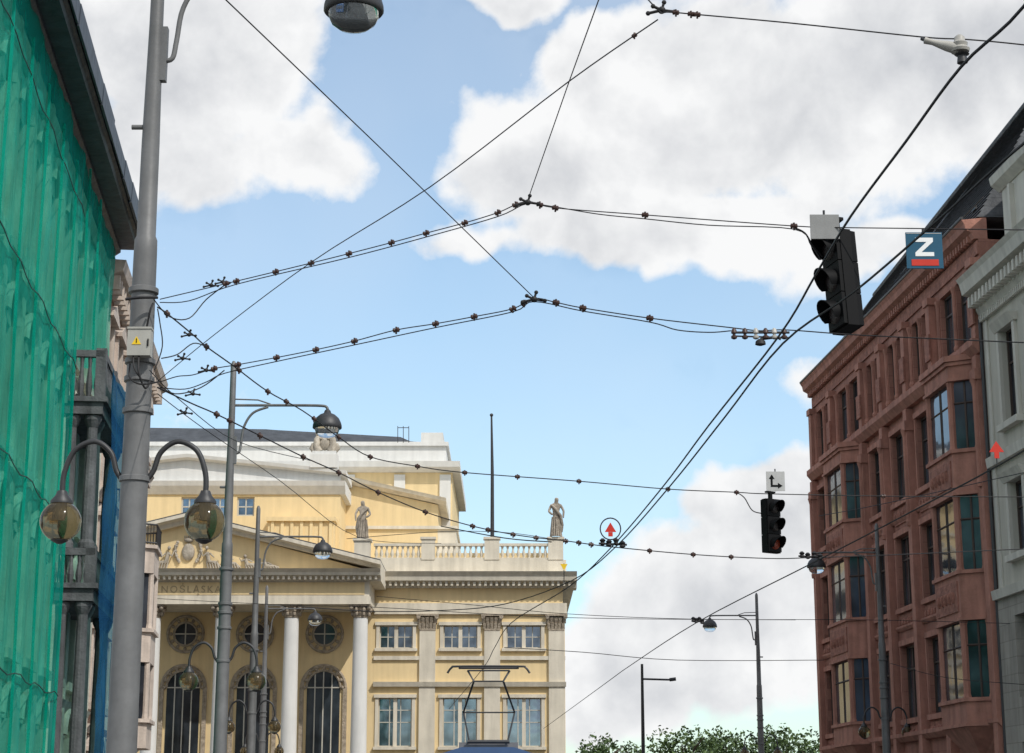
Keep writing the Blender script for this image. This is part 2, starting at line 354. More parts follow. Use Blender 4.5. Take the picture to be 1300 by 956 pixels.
for cx in colx:
    mb=MB(); c=Vector((cx,YP+.6,0))
    mb.lathe(c,[(pr*1.35,0),(pr*1.35,.3),(pr*1.15,.45),(pr*1.1,.55),(pr,.7),(pr,4),(pr*.86,zc0-.02)],20)
    co=mk('column',mb,'white',opera,smooth=True,origin=(cx,YP+.6,0))
    mb=MB(); H=zc1-zc0
    mb.lathe(c+Vector((0,0,zc0)),[(pr*.95,0),(pr*.86,.06*H),(pr*1.15,.35*H),(pr*.95,.38*H),(pr*1.3,.7*H),(pr*1.05,.73*H),(pr*1.35,.88*H)],12)
    for k in range(8):
        a=k*math.pi/4+.39; mb.ball(c+Vector((math.cos(a)*pr*1.22,math.sin(a)*pr*1.22,zc0+H*.62)),.09,.09,.14,6,4)
        mb.ball(c+Vector((math.cos(a)*pr*1.08,math.sin(a)*pr*1.08,zc0+H*.3)),.08,.08,.12,6,4)
    for sx in (-1,1):
        for sy in (-1,1): mb.ball(c+Vector((sx*pr*1.05,sy*pr*1.05,zc1-.17)),.13,.13,.12,8,5)
    f=lambda s_,n_,z_: Vector((s_,YP+.6-n_,z_))
    mb.box(f,cx-pr*1.3,cx+pr*1.3,-pr*1.3,pr*1.3,zc1-.09,zc1-.003)
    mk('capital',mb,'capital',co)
mb=MB()
mb.box(fo,2*XC-xL-0,xL-.003,-22,-.0,0,zc1+1)
mk('wall',mb,'yellow',opera)
zE0=zc1; zE1=zv(757,YP); zE2=zv(738,YP); zE3=zv(724,YP)
mb=MB()
mb.box(fp,xw+.6,xe-.55,-3.9,.05,zE0,zE1)
mb.box(fp,xw+.65,xe-.6,-3.9,.0,zE1+.002,zE2)
h=zE3-zE2
cor=[(-3.9,zE2),(.1,zE2),(.2,zE2+h*.3),(.6,zE2+h*.45),(.65,zE2+h*.7),(.85,zE3),(-3.9,zE3)]
mb.prof(fp,cor,xw,xe)
s=xw+.2
while s<xe-.2: mb.box(fp,s,s+.12,.12,.5,zE2+.05,zE2+h*.4); s+=.28
mk('entablature',mb,'cream',opera)
mb=MB(); mb.box(fp,xw+.9,xe-.85,-.02,.03,zE1+.08,zE2-.06); mk('frieze',mb,'yellow',opera)
zA=zv(655,YP)
mb=MB(); mb.plate(fp,[(xw+.6,zE3),(xe-.6,zE3),(XC,zA-.35)],-3.9,-.05); mk('tympanum',mb,'yellow',opera)
mb=MB()
for sg in (-1,1):
    ex=XC+sg*(xe-XC); nt_=.42
    mb.ext([fp(XC,-3.9,zA-nt_),fp(XC,-3.9,zA+.05),fp(XC,.75,zA+.05),fp(XC,.75,zA-.12),fp(XC,.35,zA-.2),fp(XC,.3,zA-nt_)],
           [fp(ex,-3.9,zE3+.003),fp(ex,-3.9,zE3+.4),fp(ex,.84,zE3+.4),fp(ex,.84,zE3+.2),fp(ex,.35,zE3+.14),fp(ex,.3,zE3+.003)])
mk('raking_cornice',mb,'cream',opera)
mb=MB()
for sg in (-1,1):
    ex=XC+sg*(xe-XC)
    mb.ext([fp(XC,-3.9,zA+.053),fp(XC,-3.9,zA+.12),fp(XC,.7,zA+.12),fp(XC,.7,zA+.053)],[fp(ex,-3.9,zE3+.403),fp(ex,-3.9,zE3+.46),fp(ex,.8,zE3+.46),fp(ex,.8,zE3+.403)])
mk('portico_roof',mb,'roof',opera)
mb=MB()
ct=zv(701,YP)
mb.ball(fp(XC,.0,ct),.34,.2,.46,14,8); mb.ball(fp(XC,.0,ct+.62),.24,.16,.13,10,6)
for k in range(5): mb.lathe(fp(XC-.2+.1*k,.05,ct+.68),[(.04,0),(.025,.1),(.04,.17)],6)
for sg in (-1,1):
    for j in range(12):
        t=j/11; a=t*2.6; q=fp(XC+sg*(.45+.22*math.sin(a)),.05,ct-.5+1.0*t); mb.ball(q,.08+.03*math.sin(j*2.3),.1,.1,7,5)
    x=XC+sg*1.1
    for g in range(4):
        hgt=1.1-.22*g; bx=x+sg*g*1.0; z0=zE3+.05
        mb.tube([fp(bx+sg*.65,.05,z0+.08),fp(bx+sg*.35,.1,z0+.32*hgt),fp(bx,.1,z0+.33*hgt),fp(bx-sg*.1,.1,z0+.8*hgt)],[.05,.09,.13,.1],8)
        mb.ball(fp(bx-sg*.12,.1,z0+1.0*hgt),.09,.09,.11,8,6)
        mb.tube([fp(bx-sg*.1,.15,z0+.75*hgt),fp(bx-sg*.3,.2,z0+.6*hgt),fp(bx-sg*.4,.15,z0+.85*hgt)],[.05,.04,.03],6)
        mb.tube([fp(bx+sg*.05,.1,z0+.75*hgt),fp(bx+sg*.28,.15,z0+.55*hgt)],[.05,.03],6)
        for j in range(5): mb.tube([fp(bx+sg*(-.1+.13*j),.16,z0+.36*hgt),fp(bx+sg*(-.02+.14*j),.14,z0+.02)],[.04,.05],5)
mk('pediment_relief',mb,'relief',opera,smooth=True)
def text_mesh(txt,size,ext=.02,space=1.0):
    cu=bpy.data.curves.new('t','FONT'); cu.body=txt; cu.size=size; cu.extrude=ext; cu.align_x='LEFT'; cu.space_character=space
    to=bpy.data.objects.new('t',cu); link(to); dg=bpy.context.evaluated_depsgraph_get(); me=bpy.data.meshes.new_from_object(to.evaluated_get(dg))
    bpy.data.objects.remove(to); return me
me=text_mesh('OPERA  DOLNOŚLĄSKA',.5,.02,1.3)
w=max(v.co.x for v in me.vertices); x1=xu(281,747,YP)
for v in me.vertices:
    x,y,z=v.co; v.co=(x1-w+x, YP-.04-z, zv(753,YP)+.03+y)
me.transform(Matrix.Translation(-wbase(opera)))
me.materials.append(M['letters']); o=bpy.data.objects.new('inscription',me); link(o); o.parent=opera
for k in range(5):
    cx=(colx[k]+colx[k+1])/2*1.04; zc=zv(805,YW)
    def ring(mb,c,R,r,a0=0,a1=2*math.pi,n=28,fy=.05):
        pts=[c+Vector((R*math.cos(a0+(a1-a0)*i/n),-fy,R*math.sin(a0+(a1-a0)*i/n))) for i in range(n+1)]
        mb.tube(pts,r,6)
    mb=MB(); c=Vector((cx,YW,zc))
    ring(mb,c,.95,.09); ring(mb,c,.62,.07)
    for q in range(12):
        a=q*math.pi/6; mb.ball(c+Vector((.78*math.cos(a),-.06,.78*math.sin(a))),.1,.08,.1,6,4)
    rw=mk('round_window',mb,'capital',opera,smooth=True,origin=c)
    mb=MB(); mb.lathe(c+Vector((0,-.01,0)),[(.6,0),(.6,.03)],24,ax=(0,-1,0)); mk('pane',mb,'glassk',rw)
    mb=MB(); f=lambda s_,n_,z_: Vector((cx+s_,YW-n_,zc+z_))
    mb.box(f,-.03,.03,.045,.08,-.58,.58); mb.box(f,-.58,.58,.048,.077,-.03,.03); mk('frame',mb,'frame',rw)
    mb=MB(); ca=Vector((cx,YW,zv(873,YW)))
    ring(mb,ca,1.15,.11,0,math.pi,20); ring(mb,ca,.9,.07,0,math.pi,20)
    for q in range(9):
        a=math.pi*q/8; mb.ball(ca+Vector((1.02*math.cos(a),-.08,1.02*math.sin(a))),.11,.1,.11,6,4)
    mb.box(fo,cx-1.26,cx-1.04,0.001,.12,0,ca.z); mb.box(fo,cx+1.04,cx+1.26,0.001,.12,0,ca.z)
    aw=mk('arched_door',mb,'capital',opera,smooth=True,origin=ca)
    mb=MB(); pts=[(cx-.88,.5),(cx+.88,.5)]+[(cx+.88*math.cos(math.pi*i/12),ca.z+.88*math.sin(math.pi*i/12)) for i in range(13)]
    mb.plate(fo,pts,0.0,.03); mk('pane',mb,'glassk',aw)
    mb=MB()
    for dx in (-.45,0,.45): mb.box(fo,cx+dx-.03,cx+dx+.03,.033,.07,.5,ca.z+(.7 if dx else .86))
    for z in (1.5,2.7,3.9,5.1,ca.z): mb.box(fo,cx-.88,cx+.88,.036,.064,z-.03,z+.03)
    mk('frame',mb,'frame',aw)
YA=112.0
def fa(s,n,z): return Vector((s,YA-n,z))
ax1=xu(432,640,YA); XA=xu(237,640,YA); ax0=2*XA-ax1
mb=MB(); opsA=[(xu(a,640,YA),xu(b,640,YA),zv(655,YA),zv(631,YA)) for a,b in ((230,250),(268,290),(301,323))]
mb.wall(fa,ax0,ax1,6,zv(628,YA),opsA); mb.box(fa,ax0,ax1-.003,-12,-.3,6,zv(628,YA)); mk('upper_wall',mb,'yellow',opera)
for o_ in opsA: window(opera,fa,*o_,mull=(.5,),trans=(.5,),w=.09)
mb=MB()
zg0,zg1,zg2=zv(628,YA),zv(618,YA),zv(612,YA)
mb.prof(fa,[(-12,zg0+.003),(.1,zg0+.003),(.4,zg1),(.5,zg2),(-12,zg2)],ax0-.3,ax1+.3)
zr=zv(598,YA); za=zv(578,YA)
mb.plate(fa,[(ax0,zg2+.003),(ax1,zg2+.003),(ax1,zr-.3),(XA,za-.3),(ax0,zr-.3)],-12,.1)
for sg in (-1,1):
    ex=XA+sg*(ax1-XA+.35)
    mb.ext([fa(XA,-12,za-.297),fa(XA,-12,za),fa(XA,.55,za),fa(XA,.5,za-.2),fa(XA,.2,za-.297)],[fa(ex,-12,zr-.35),fa(ex,-12,zr-.05),fa(ex,.55,zr-.05),fa(ex,.5,zr-.25),fa(ex,.2,zr-.35)])
mk('gable',mb,'white',opera)
mb=MB()
zq0,zq1=zv(686,YA-1),zv(662,YA-1)
f=lambda s_,n_,z_: Vector((s_,YA-1-n_,z_))
mb.box(f,xu(340,675,YA-1),xu(424,675,YA-1),-.99,0,zq0-3,zq1); mb.box(f,xu(338,675,YA-1),xu(426,675,YA-1),-.98,.2,zq1+.003,zq1+.25)
for i in range(7): 
    uu=344+i*12.3; mb.box(f,xu(uu,675,YA-1),xu(uu+4,675,YA-1),.002,.1,zq0-2,zq1-.003)
mk('attic_storey',mb,'yellow',opera)
YB=122.0
def fb(s,n,z): return Vector((s,YB-n,z))
bx0=xu(120,640,YB); bx1=xu(574,640,YB)
mb=MB(); mb.box(fb,bx0,bx1,-16,0,6,zv(600,YB))
mk('stage_tower_wall',mb,'yellow',opera)
mb=MB()
mb.prof(fb,[(-16,zv(600,YB)+.003),(.1,zv(600,YB)+.003),(.7,zv(595,YB)),(.8,zv(588,YB)),(-16,zv(588,YB))],bx0,bx1+.5)
mb.box(fb,bx0+.2,xu(566,580,YB),-15,-.4,zv(588,YB)+.003,zv(565,YB))
mb.box(fb,bx0,xu(569,580,YB),-15,-.2,zv(565,YB)+.003,zv(560,YB))
mb.box(fb,xu(534,580,YB),xu(562,580,YB),-6,-.3,zv(560,YB)+.006,zv(548,YB))
for uu in (436,500,558): mb.box(fb,xu(uu,640,YB),xu(uu+14,640,YB),.002,.15,6,zv(603,YB))
mk('stage_tower_trim',mb,'white',opera)
zr0,zr1=zv(560,YB)+.008,zv(543,YB+3)
mb=MB(); mb.ext([fb(xu(150,550,YB),-14,zr0),fb(xu(531,550,YB),-14,zr0),fb(xu(531,550,YB),-.3,zr0),fb(xu(150,550,YB),-.3,zr0)],
   [fb(xu(175,550,YB),-9,zr1),fb(xu(330,550,YB),-9,zr1-.1),fb(xu(330,550,YB),-3,zr1-.1),fb(xu(175,550,YB),-3,zr1)])
mb.ext([fb(xu(331,550,YB),-8,zr0+.01),fb(xu(529,550,YB),-8,zr0+.01),fb(xu(529,550,YB),-1.2,zr0+.01),fb(xu(331,550,YB),-1.2,zr0+.01)],
   [fb(xu(331,550,YB),-8,zr1-.12),fb(xu(505,550,YB),-8,zr1-.62),fb(xu(505,550,YB),-3,zr1-.62),fb(xu(331,550,YB),-3,zr1-.12)])
mk('tower_roof',mb,'roof',opera)
YS=116.0
def fs_(s,n,z): return Vector((s,YS-n,z))
sx0,sx1=xu(431,640,YS),xu(556,640,YS)
mb=MB(); mb.plate(fs_,[(sx0,6),(sx1,6),(sx1,zv(641,YS)),(sx0,zv(613,YS))],-8,0); mk('side_wing_wall',mb,'yellow',opera)
mb=MB(); mb.ext([fs_(sx0,-8,zv(613,YS)+.003),fs_(sx0,-8,zv(604,YS)),fs_(sx0,.6,zv(604,YS)),fs_(sx0,.5,zv(609,YS)),fs_(sx0,.1,zv(613,YS)+.003)],
  [fs_(sx1+.5,-8,zv(642,YS)),fs_(sx1+.5,-8,zv(634,YS)),fs_(sx1+.5,.6,zv(634,YS)),fs_(sx1+.5,.5,zv(638,YS)),fs_(sx1+.5,.1,zv(642,YS))])
mb.box(fs_,sx0,sx1+1.2,-7,.15,zv(672,YS),zv(668,YS))
mb.box(fs_,sx1+.003,sx1+1.1,-7,0,6,zv(672,YS)-.003)
mk('side_wing_cornice',mb,'cream',opera)
mb=MB()
for uu in (505,512,519): mb.tube([P(uu,562,YB-1),P(uu,541,YB-1)],.025,6)
mb.tube([P(505,543,YB-1),P(519,543,YB-1)],.025,6)
mk('roof_railing',mb,'dark',opera)
fl=thing('flagpole','tall thin dark flagpole standing on the theatre parapet','flagpole',P(625,690,YW-.1))
mb=MB(); mb.tube([P(625,690,YW-.1+.2),P(625,600,YW+.1),P(624,528,YW+.1)],[.11,.09,.05],8); mk('pole',mb,'dark',fl,smooth=True)
mb=MB(); mb.ball(P(624,527,YW+.1),.1); mk('finial',mb,'dark',fl,smooth=True)
def statue(px,pv,Y,H,flip,label,ph=0):
    base=P(px,pv,Y); t=thing('statue',label,'statue',base,'stone statues on the theatre roofline')
    k=H/2.05
    pts=[((0,0,1.02),.19,None),((0,.01,1.25),.16,0),((.01*flip,-.01,1.5),.2,1),((.01*flip,-.02,1.7),.085,2),((.03*flip,-.05,1.82),.115,3),((.04*flip,-.06,1.98),.1,4),
         ((.04*flip,0,.7),.22,0),((.03*flip,.02,.35),.25,6),((0,0,.04),.3,7),
         ((-.24*flip,0,1.58),.09,2),((-.36*flip,-.05,1.28),.07,9),((-.22*flip,-.2,1.12),.06,10),((-.15*flip,-.24,1.1),.04,11),
         ((.24*flip,0,1.58),.09,2),((.38*flip,-.05,1.3),.07,13),((.36*flip,-.14,1.02),.055,14),((.36*flip,-.17,.93),.04,15)]
    me=bpy.data.meshes.new('body'); me.from_pydata([Vector(p[0])*k for p in pts],[(p[2],i) for i,p in enumerate(pts) if p[2] is not None],[])
    o=bpy.data.objects.new('body',me); link(o); o.parent=t; o.location=(0,0,ph)
    md=o.modifiers.new('s','SKIN')
    for i,p in enumerate(pts): 
        me.skin_vertices[0].data[i].radius=(p[1]*k,p[1]*k*.85)
    me.skin_vertices[0].data[0].use_root=True
    o.modifiers.new('b','SUBSURF').levels=2; o.modifiers['b'].render_levels=2
    me.materials.append(M['statue'])
    mb=MB(); b0=base+Vector((0,0,ph))
    for i in range(9):
        a=math.pi*(i/8)*1.0+math.pi
        c0=Vector((math.cos(a)*.27*k,math.sin(a)*.26*k,.03)); c1=Vector((math.cos(a)*.19*k,math.sin(a)*.17*k,1.0*k))
        mb.tube([b0+c0,b0+(c0+c1)/2+Vector((.03*math.sin(i*2.1),0,0)),b0+c1],[.05*k,.045*k,.03*k],6)
    mb.tube([b0+Vector(p)*k for p in ((-.22*flip,-.1,1.58),(0,-.21,1.35),(.22*flip,-.15,1.05),(.3*flip,-.05,.6),(.27*flip,0,.25))],[.06*k,.07*k,.08*k,.08*k,.06*k],8)
    mk('drapery',mb,'statue',t,smooth=True)
    if ph>0:
        mb=MB(); f=lambda s_,n_,z_: base+Vector((s_,-n_,z_))
        mb.box(f,-.42,.42,-.42,.42,.03,ph-.12); mb.box(f,-.5,.5,-.5,.5,ph-.117,ph); mb.box(f,-.5,.5,-.5,.5,0,.027); mk('pedestal',mb,'cream',t)
    return t
statue(706,682,YW-.1+.1,2.25,1,'weathered stone robed figure on the corner pier of the balustrade')
statue(460,712,YW-.3,2.2,-1,'weathered stone robed figure on pedestal beside the pediment',1.15)
bg=P(412,582,YA-.2); t=thing('sculpture_group','pale stone group of two figures flanking a shield on the roof','statue',bg,'stone statues on the theatre roofline')
mb=MB(); f=lambda s_,n_,z_: bg+Vector((s_,-n_,z_)); mb.box(f,-.8,.8,-.4,.4,-.6,.2); mb.box(f,-.7,.7,-.3,.3,.203,.4); mk('pedestal',mb,'white',t)
mb=MB(); b0=bg+Vector((0,0,.4))
mb.ball(b0+Vector((0,0,.5)),.33,.2,.45); mb.ball(b0+Vector((0,0,1.05)),.2,.16,.2)
for sg in (-1,1):
    mb.tube([b0+Vector((sg*.35,0,0)),b0+Vector((sg*.5,0,.35)),b0+Vector((sg*.45,0,.75)),b0+Vector((sg*.42,0,.95))],[.26,.22,.2,.09],10)
    mb.ball(b0+Vector((sg*.42,0,1.05)),.14,.14,.17); mb.tube([b0+Vector((sg*.4,-.05,.8)),b0+Vector((sg*.15,-.15,.75))],[.08,.06],8)
    mb.tube([b0+Vector((sg*.65,0,.02)),b0+Vector((sg*.78,0,.2)),b0+Vector((sg*.7,0,.5))],[.12,.14,.08],8)
mk('figures',mb,'relief',t,smooth=True)
# ---------------------------------------------------------------- RED BUILDING
e=Vector((.0711,-.9975,0)); nn=Vector((-.9975,-.0711,0)); YE=83.2; OR=Vector((19.2-.0713*YE,YE,0))
def fR(s,n,z): return OR+e*s+nn*n+Vector((0,0,z))
red=thing('red_sandstone_building','five storey red sandstone building with oriel windows and steep slate roof','building',tuple(OR))
SL=23.95
oriels=[(4.2,8.5),(19.2,23.1)]
rows=[(1.0,3.9),(5.3,7.9),(9.25,11.85),(13.1,15.65)]
bays=[(.55,1.75),(2.25,3.45),(9.4,11.4),(12.55,14.75),(15.9,18.1)]
ops=[]
for a,b in bays:
    for z0,z1 in rows: ops.append((a,b,z0,z1))
topb=[]
for a0,a1,n in ((.45,3.7,2),(4.4,8.3,2),(9.2,11.7,2),(12.4,14.9,2),(15.7,18.3,2),(19.3,23.0,2)):
    w=(a1-a0)/n
    for i in range(n): topb.append((a0+i*w+.16,a0+(i+1)*w-.16,16.95,19.1))
ops+=topb
WT=19.9
mb=MB(); mb.wall(fR,0,SL,0,WT,ops,d=.35); mb.box(fR,0.01,SL-.01,-14,-.35,0,WT-.01)
mk('wall',mb,'red',red)
for o_ in ops:
    window(red,fR,*o_,n=-.24,fm='framed',gm='glassr',mull=(.33,.67) if o_[1]-o_[0]>1.9 else (.5,),trans=(.68,),w=.08)
tr=MB()
for s in (.22,3.85,8.95,12.0,15.35,18.65,23.6):
    w=.42
    tr.box(fR,s-w/2,s+w/2,.0,.28,0,16.1)
    tr.box(fR,s-w/2-.06,s+w/2+.06,.0,.36,15.3,15.65); tr.box(fR,s-w/2,s+w/2,.003,.24,16.65,19.3); tr.box(fR,s-w/2-.08,s+w/2+.08,.0,.3,19.05,19.3)
    tr.lathe(fR(s,.28,11.9),[(.11,0),(.13,.15),(.1,.25),(.1,3.2),(.15,3.4),(.17,3.45)],10)
for z,p,h in ((4.5,.3,.3),(16.15,.4,.45),(12.35,.12,.16),(8.45,.12,.16)):
    tr.prof(fR,[(-.01,z),(p*.5,z),(p,z+h*.55),(p,z+h),(-.01,z+h)],0,SL)
for a,b in bays:
    for z0,z1 in rows[1:]:
        tr.box(fR,a-.15,b+.15,.0,.14,z0-.18,z0-.003); tr.box(fR,a-.12,b+.12,.0,.1,z1+.003,z1+.2)
        tr.box(fR,a-.13,a-.003,.0,.07,z0,z1); tr.box(fR,b+.003,b+.13,.0,.07,z0,z1)
for a,b,z0,z1 in topb:
    tr.lathe(fR(a-.16,.02,z0-.1),[(.1,0),(.12,.1),(.08,.2),(.08,1.95),(.13,2.15),(.13,2.2)],8)
mk('stone_trim',tr,'redtrim',red)
for a,b in bays:
    for z0,z1 in rows[1:]:
        cv=MB(); cv.box(fR,a,b,.0,.05,z0-.82,z0-.25)
        K=int((b-a)/.35)
        for k in range(K): cv.ball(fR(a+(b-a)*(k+.5)/K,.05,z0-.54),.09,.09,.15,6,5)
        mk('carved_panel',cv,'reddark',red)
cv=MB(); cv.prof(fR,[(-.01,19.4),(.06,19.4),(.06,19.85),(-.01,19.85)],0,SL)
for s in (3.85,8.95,12.0,15.35,18.65,23.6):
    cv.box(fR,s-.28,s+.28,.245,.31,17.1,18.0)
mk('carved_band',cv,'reddark',red)
mb=MB()
mb.prof(fR,[(-.3,WT+.003),(.15,WT+.003),(.22,WT+.2),(.4,WT+.3),(.44,WT+.5),(.52,WT+.62),(-.3,WT+.72)],-.12,SL)
s=.1
while s<SL-.2: mb.box(fR,s,s+.12,.1,.26,WT-.03,WT+.18); s+=.3
mb.ext([fR(-.12,-.303,WT+.3),fR(-.12,-.303,WT+.7),fR(.0,-.303,WT+.7),fR(.0,-.303,WT+.3)],[fR(-.12,-14,WT+.3),fR(-.12,-14,WT+.7),fR(.0,-14,WT+.7),fR(.0,-14,WT+.3)])
mk('cornice',mb,'redtrim',red)
mb=MB(); mb.tube([fR(-.1,.5,WT+.68),fR(SL,.5,WT+.68)],.055,8); mk('gutter',mb,'dark',red)
OD=.8
for (a0,a1) in oriels:
    q=[(a0,0),(a1,0),(a1-.6,OD),(a0+.6,OD)]
    def gro(k): return [(a0-k,0.0),(a1+k,0.0),(a1-.6+k*.6,OD+k),(a0+.6-k*.6,OD+k)]
    mb=MB()
    lev=[(4.7,5.35),(7.95,9.3),(11.9,13.15),(15.6,16.0)]
    for z0,z1 in lev: mb.col(fR,q,z0,z1); mb.col(fR,gro(.08),z1+.003,z1+.12); mb.col(fR,gro(.06),z0-.1,z0-.003)
    mb.col(fR,gro(.15),16.13,16.32)
    mb.ext([fR(a,n,4.59) for a,n in q],[fR((a0+a1)/2+(a-(a0+a1)/2)*.4,n*.15,3.6) for a,n in q])
    WZ=((5.47,7.84),(9.42,11.79),(13.27,15.49))
    for z0,z1 in WZ:
        for (a,n) in q:
            ins=(a0+a1)/2; aa=a+(.13 if a<ins else -.13); n2=max(n-.1,.06)
            mb.lathe(fR(aa,n2,z0),[(.15,0),(.12,.12),(.12,z1-z0-.15),(.15,z1-z0)],8)
    bw=mk('oriel',mb,'redtrim',red,origin=fR((a0+a1)/2,0,4))
    for z0,z1 in WZ:
        qi=[(a0+.12,0.0),(a0+.68,OD-.12),(a1-.68,OD-.12),(a1-.12,0.0)]
        fm=MB()
        for k in range(3):
            A,B=qi[k],qi[k+1]; g=MB(); g.quad(fR(*A,z0),fR(*B,z0),fR(*B,z1),fR(*A,z1)); mk('pane',g,'glassr',bw)
            for t in ((.5,) if k!=1 else (.0,.5,1.0)):
                p=(A[0]+(B[0]-A[0])*t,A[1]+(B[1]-A[1])*t+.0); fm.tube([fR(*p,z0),fR(*p,z1)],.045,4)
            zz=z0+(z1-z0)*.68; fm.tube([fR(*A,zz),fR(*B,zz)],.04,4)
        mk('window_frame',fm,'framed',bw)
    for z0,z1 in lev[1:3]:
        cv=MB()
        cv.box(fR,a0+.8,a1-.8,OD+.002,OD+.04,z0+.2,z1-.2)
        for k in range(5): cv.ball(fR(a0+1.0+(a1-a0-2.0)*(k+.5)/5,OD+.04,(z0+z1)/2),.12,.07,.2,8,5)
        mk('carving',cv,'reddark',bw)
rb=MB(); K=26; ZR0=WT+.74
def rp(s,t,off=0):
    zr=24.6+1.25*s/SL
    return fR(s,-.05-2.95*t-off,ZR0+(zr-ZR0)*t)
for i in range(K):
    t0,t1=i/K,(i+1)/K
    def q4(s):
        a=rp(s,t0)+nn*.06; b_=rp(s,t1); return [a,b_,b_-nn*.2,a-nn*.26]
    rb.ext(q4(0),q4(SL))
rb.ext([rp(.002,0,.2),rp(.002,1,.1),fR(.002,-11,24.6),fR(.002,-14,ZR0)],[rp(SL,0,.2),rp(SL,1,.1),fR(SL,-11,25.8),fR(SL,-14,ZR0)])
rb.tube([rp(0,1)+Vector((0,0,.05)),rp(SL,1)+Vector((0,0,.05))],.12,8)
rb.tube([rp(0,0),rp(0,1)],.09,6)
mk('roof',rb,'slate',red)
mb=MB()
for k in range(14):
    s=.6+k*1.7
    if s<SL-.2: mb.box(lambda s_,n_,z_: rp(s+s_,.12)+nn*n_+Vector((0,0,z_)),-.2,.2,.04,.1,0,.12)
mb.tube([rp(.2,.14)+nn*.16,rp(SL-.2,.14)+nn*.16],.025,5)
mk('snow_guard',mb,'dark',red)
# ---------------------------------------------------------------- GREY BUILDING
OG=fR(SL+.02,0,0)
def fG(s,n,z): return OG+e*s+nn*n+Vector((0,0,z))
gb=thing('grey_building','pale grey plastered townhouse with deep bracketed stone cornice','building',tuple(OG))
GL=14
ops=[]
for a in (1.55,4.6,7.4,10.2):
    for z0,z1 in ((.8,4),(5.3,7.7),(9.5,11.7),(13.5,16.4)): ops.append((a,a+1.3,z0,z1))
mb=MB(); mb.wall(fG,0,GL,8.6,17.3,[o for o in ops if o[2]>9]); mb.box(fG,.01,GL-.01,-12,-.3,0,17.25); mk('wall',mb,'greyw',gb)
mb=MB(); mb.wall(fG,0,GL,0,8.3,[o for o in ops if o[2]<9],n=.12,d=.42); mk('rusticated_base',mb,'rust',gb)
for o_ in ops: window(gb,fG,*o_,n=-.25,fm='framed',gm='glassr')
mb=MB()
mb.prof(fG,[(-.01,8.303),(.25,8.303),(.3,8.58),(-.01,8.597)],0,GL)
mb.prof(fG,[(-.01,12.4),(.18,12.4),(.22,12.7),(-.01,12.7)],0,GL)
mb.prof(fG,[(-.3,17.303),(.1,17.303),(.2,17.5),(.2,17.9),(.62,18.0),(.7,18.35),(.8,18.5),(-.3,18.55)],-.1,GL)
s=.05
while s<GL-.2: mb.box(fG,s,s+.17,.203,.5,17.55,17.88); s+=.36
s=.0
while s<GL-.2: mb.box(fG,s,s+.09,.06,.16,17.1,17.3); s+=.18
for o_ in ops:
    a0,a1,z0,z1=o_
    if z0>9:
        mb.box(fG,a0-.2,a0-.003,0,.1,z0,z1); mb.box(fG,a1+.003,a1+.2,0,.1,z0,z1); mb.prof(fG,[(0,z1+.003),(.12,z1+.003),(.28,z1+.28),(0,z1+.28)],a0-.3,a1+.3); mb.box(fG,a0-.3,a1+.3,0,.22,z0-.2,z0-.003)
mb.box(fG,.0,.4,.003,.05,8.65,17.09)
mk('cornice',mb,'greyt',gb)
mb=MB()
mb.box(fG,1.5,GL,-10,-.35,18.553,21.0)
mb.prof(fG,[(-10,21.003),(-.3,21.003),(-.05,21.2),(.0,21.45),(-10,21.5)],1.35,GL)
for a in (2.6,5,8): mb.box(fG,a-.2,a+.0,-.35,-.2,18.8,20.9)
mk('attic_storey',mb,'greyt',gb)
mb=MB(); mb.prof(fG,[(-.1,21.503),(-1.8,23.0),(-10,23.0),(-10,21.503)],1.3,GL); mk('roof',mb,'roof',gb)
mb=MB(); mb.tube([fG(.0,.12,.2),fG(0,.12,17.2)],.06,8); mk('downpipe',mb,'dark',gb)
# ---------------------------------------------------------------- LEFT GREEN-NETTED BUILDING
el=Vector((.0985,-.9951,0)); nl=Vector((.9951,.0985,0)); OL=Vector((-7.7-.099*64,64,0))
def fL(s,n,z): return OL+el*s+nl*n+Vector((0,0,z))
gr=thing('netted_building','old stone building wrapped in green debris netting under repair','building',tuple(OL))
GS=27
ops=[]
for i in range(9):
    a=1.0+i*2.95
    for z0,z1 in ((1,4.2),(5.8,8.8),(10.4,13.4),(15.2,18.6)): ops.append((a,a+1.35,z0,z1))
mb=MB(); mb.wall(fL,0,GS,0,21.0,ops); mb.box(fL,.01,GS-.01,-10,-.3,0,20.99); mk('wall',mb,'oldw',gr)
for o_ in ops: window(gr,fL,*o_,n=-.22,fm='framed',gm='glassk')
mb=MB()
for a,b,z0,z1 in ops:
    mb.box(fL,a-.22,a-.003,0,.14,z0,z1); mb.box(fL,b+.003,b+.22,0,.14,z0,z1); mb.box(fL,a-.35,b+.35,0,.25,z0-.25,z0-.003)
    c=(a+b)/2; pts=[fL(c+.9*math.cos(math.pi*i/10),.14,z1+.05+.75*math.sin(math.pi*i/10)) for i in range(11)]; mb.tube(pts,.13,5)
for i in range(10):
    s=.25+i*2.95
    mb.box(fL,s-.22,s+.22,0,.2,0,20.5)
for z in (4.9,9.6,14.2,19.8): mb.prof(fL,[(-.01,z),(.15,z),(.3,z+.3),(-.01,z+.3)],0,GS)
mk('stone_trim',mb,'oldw',gr)
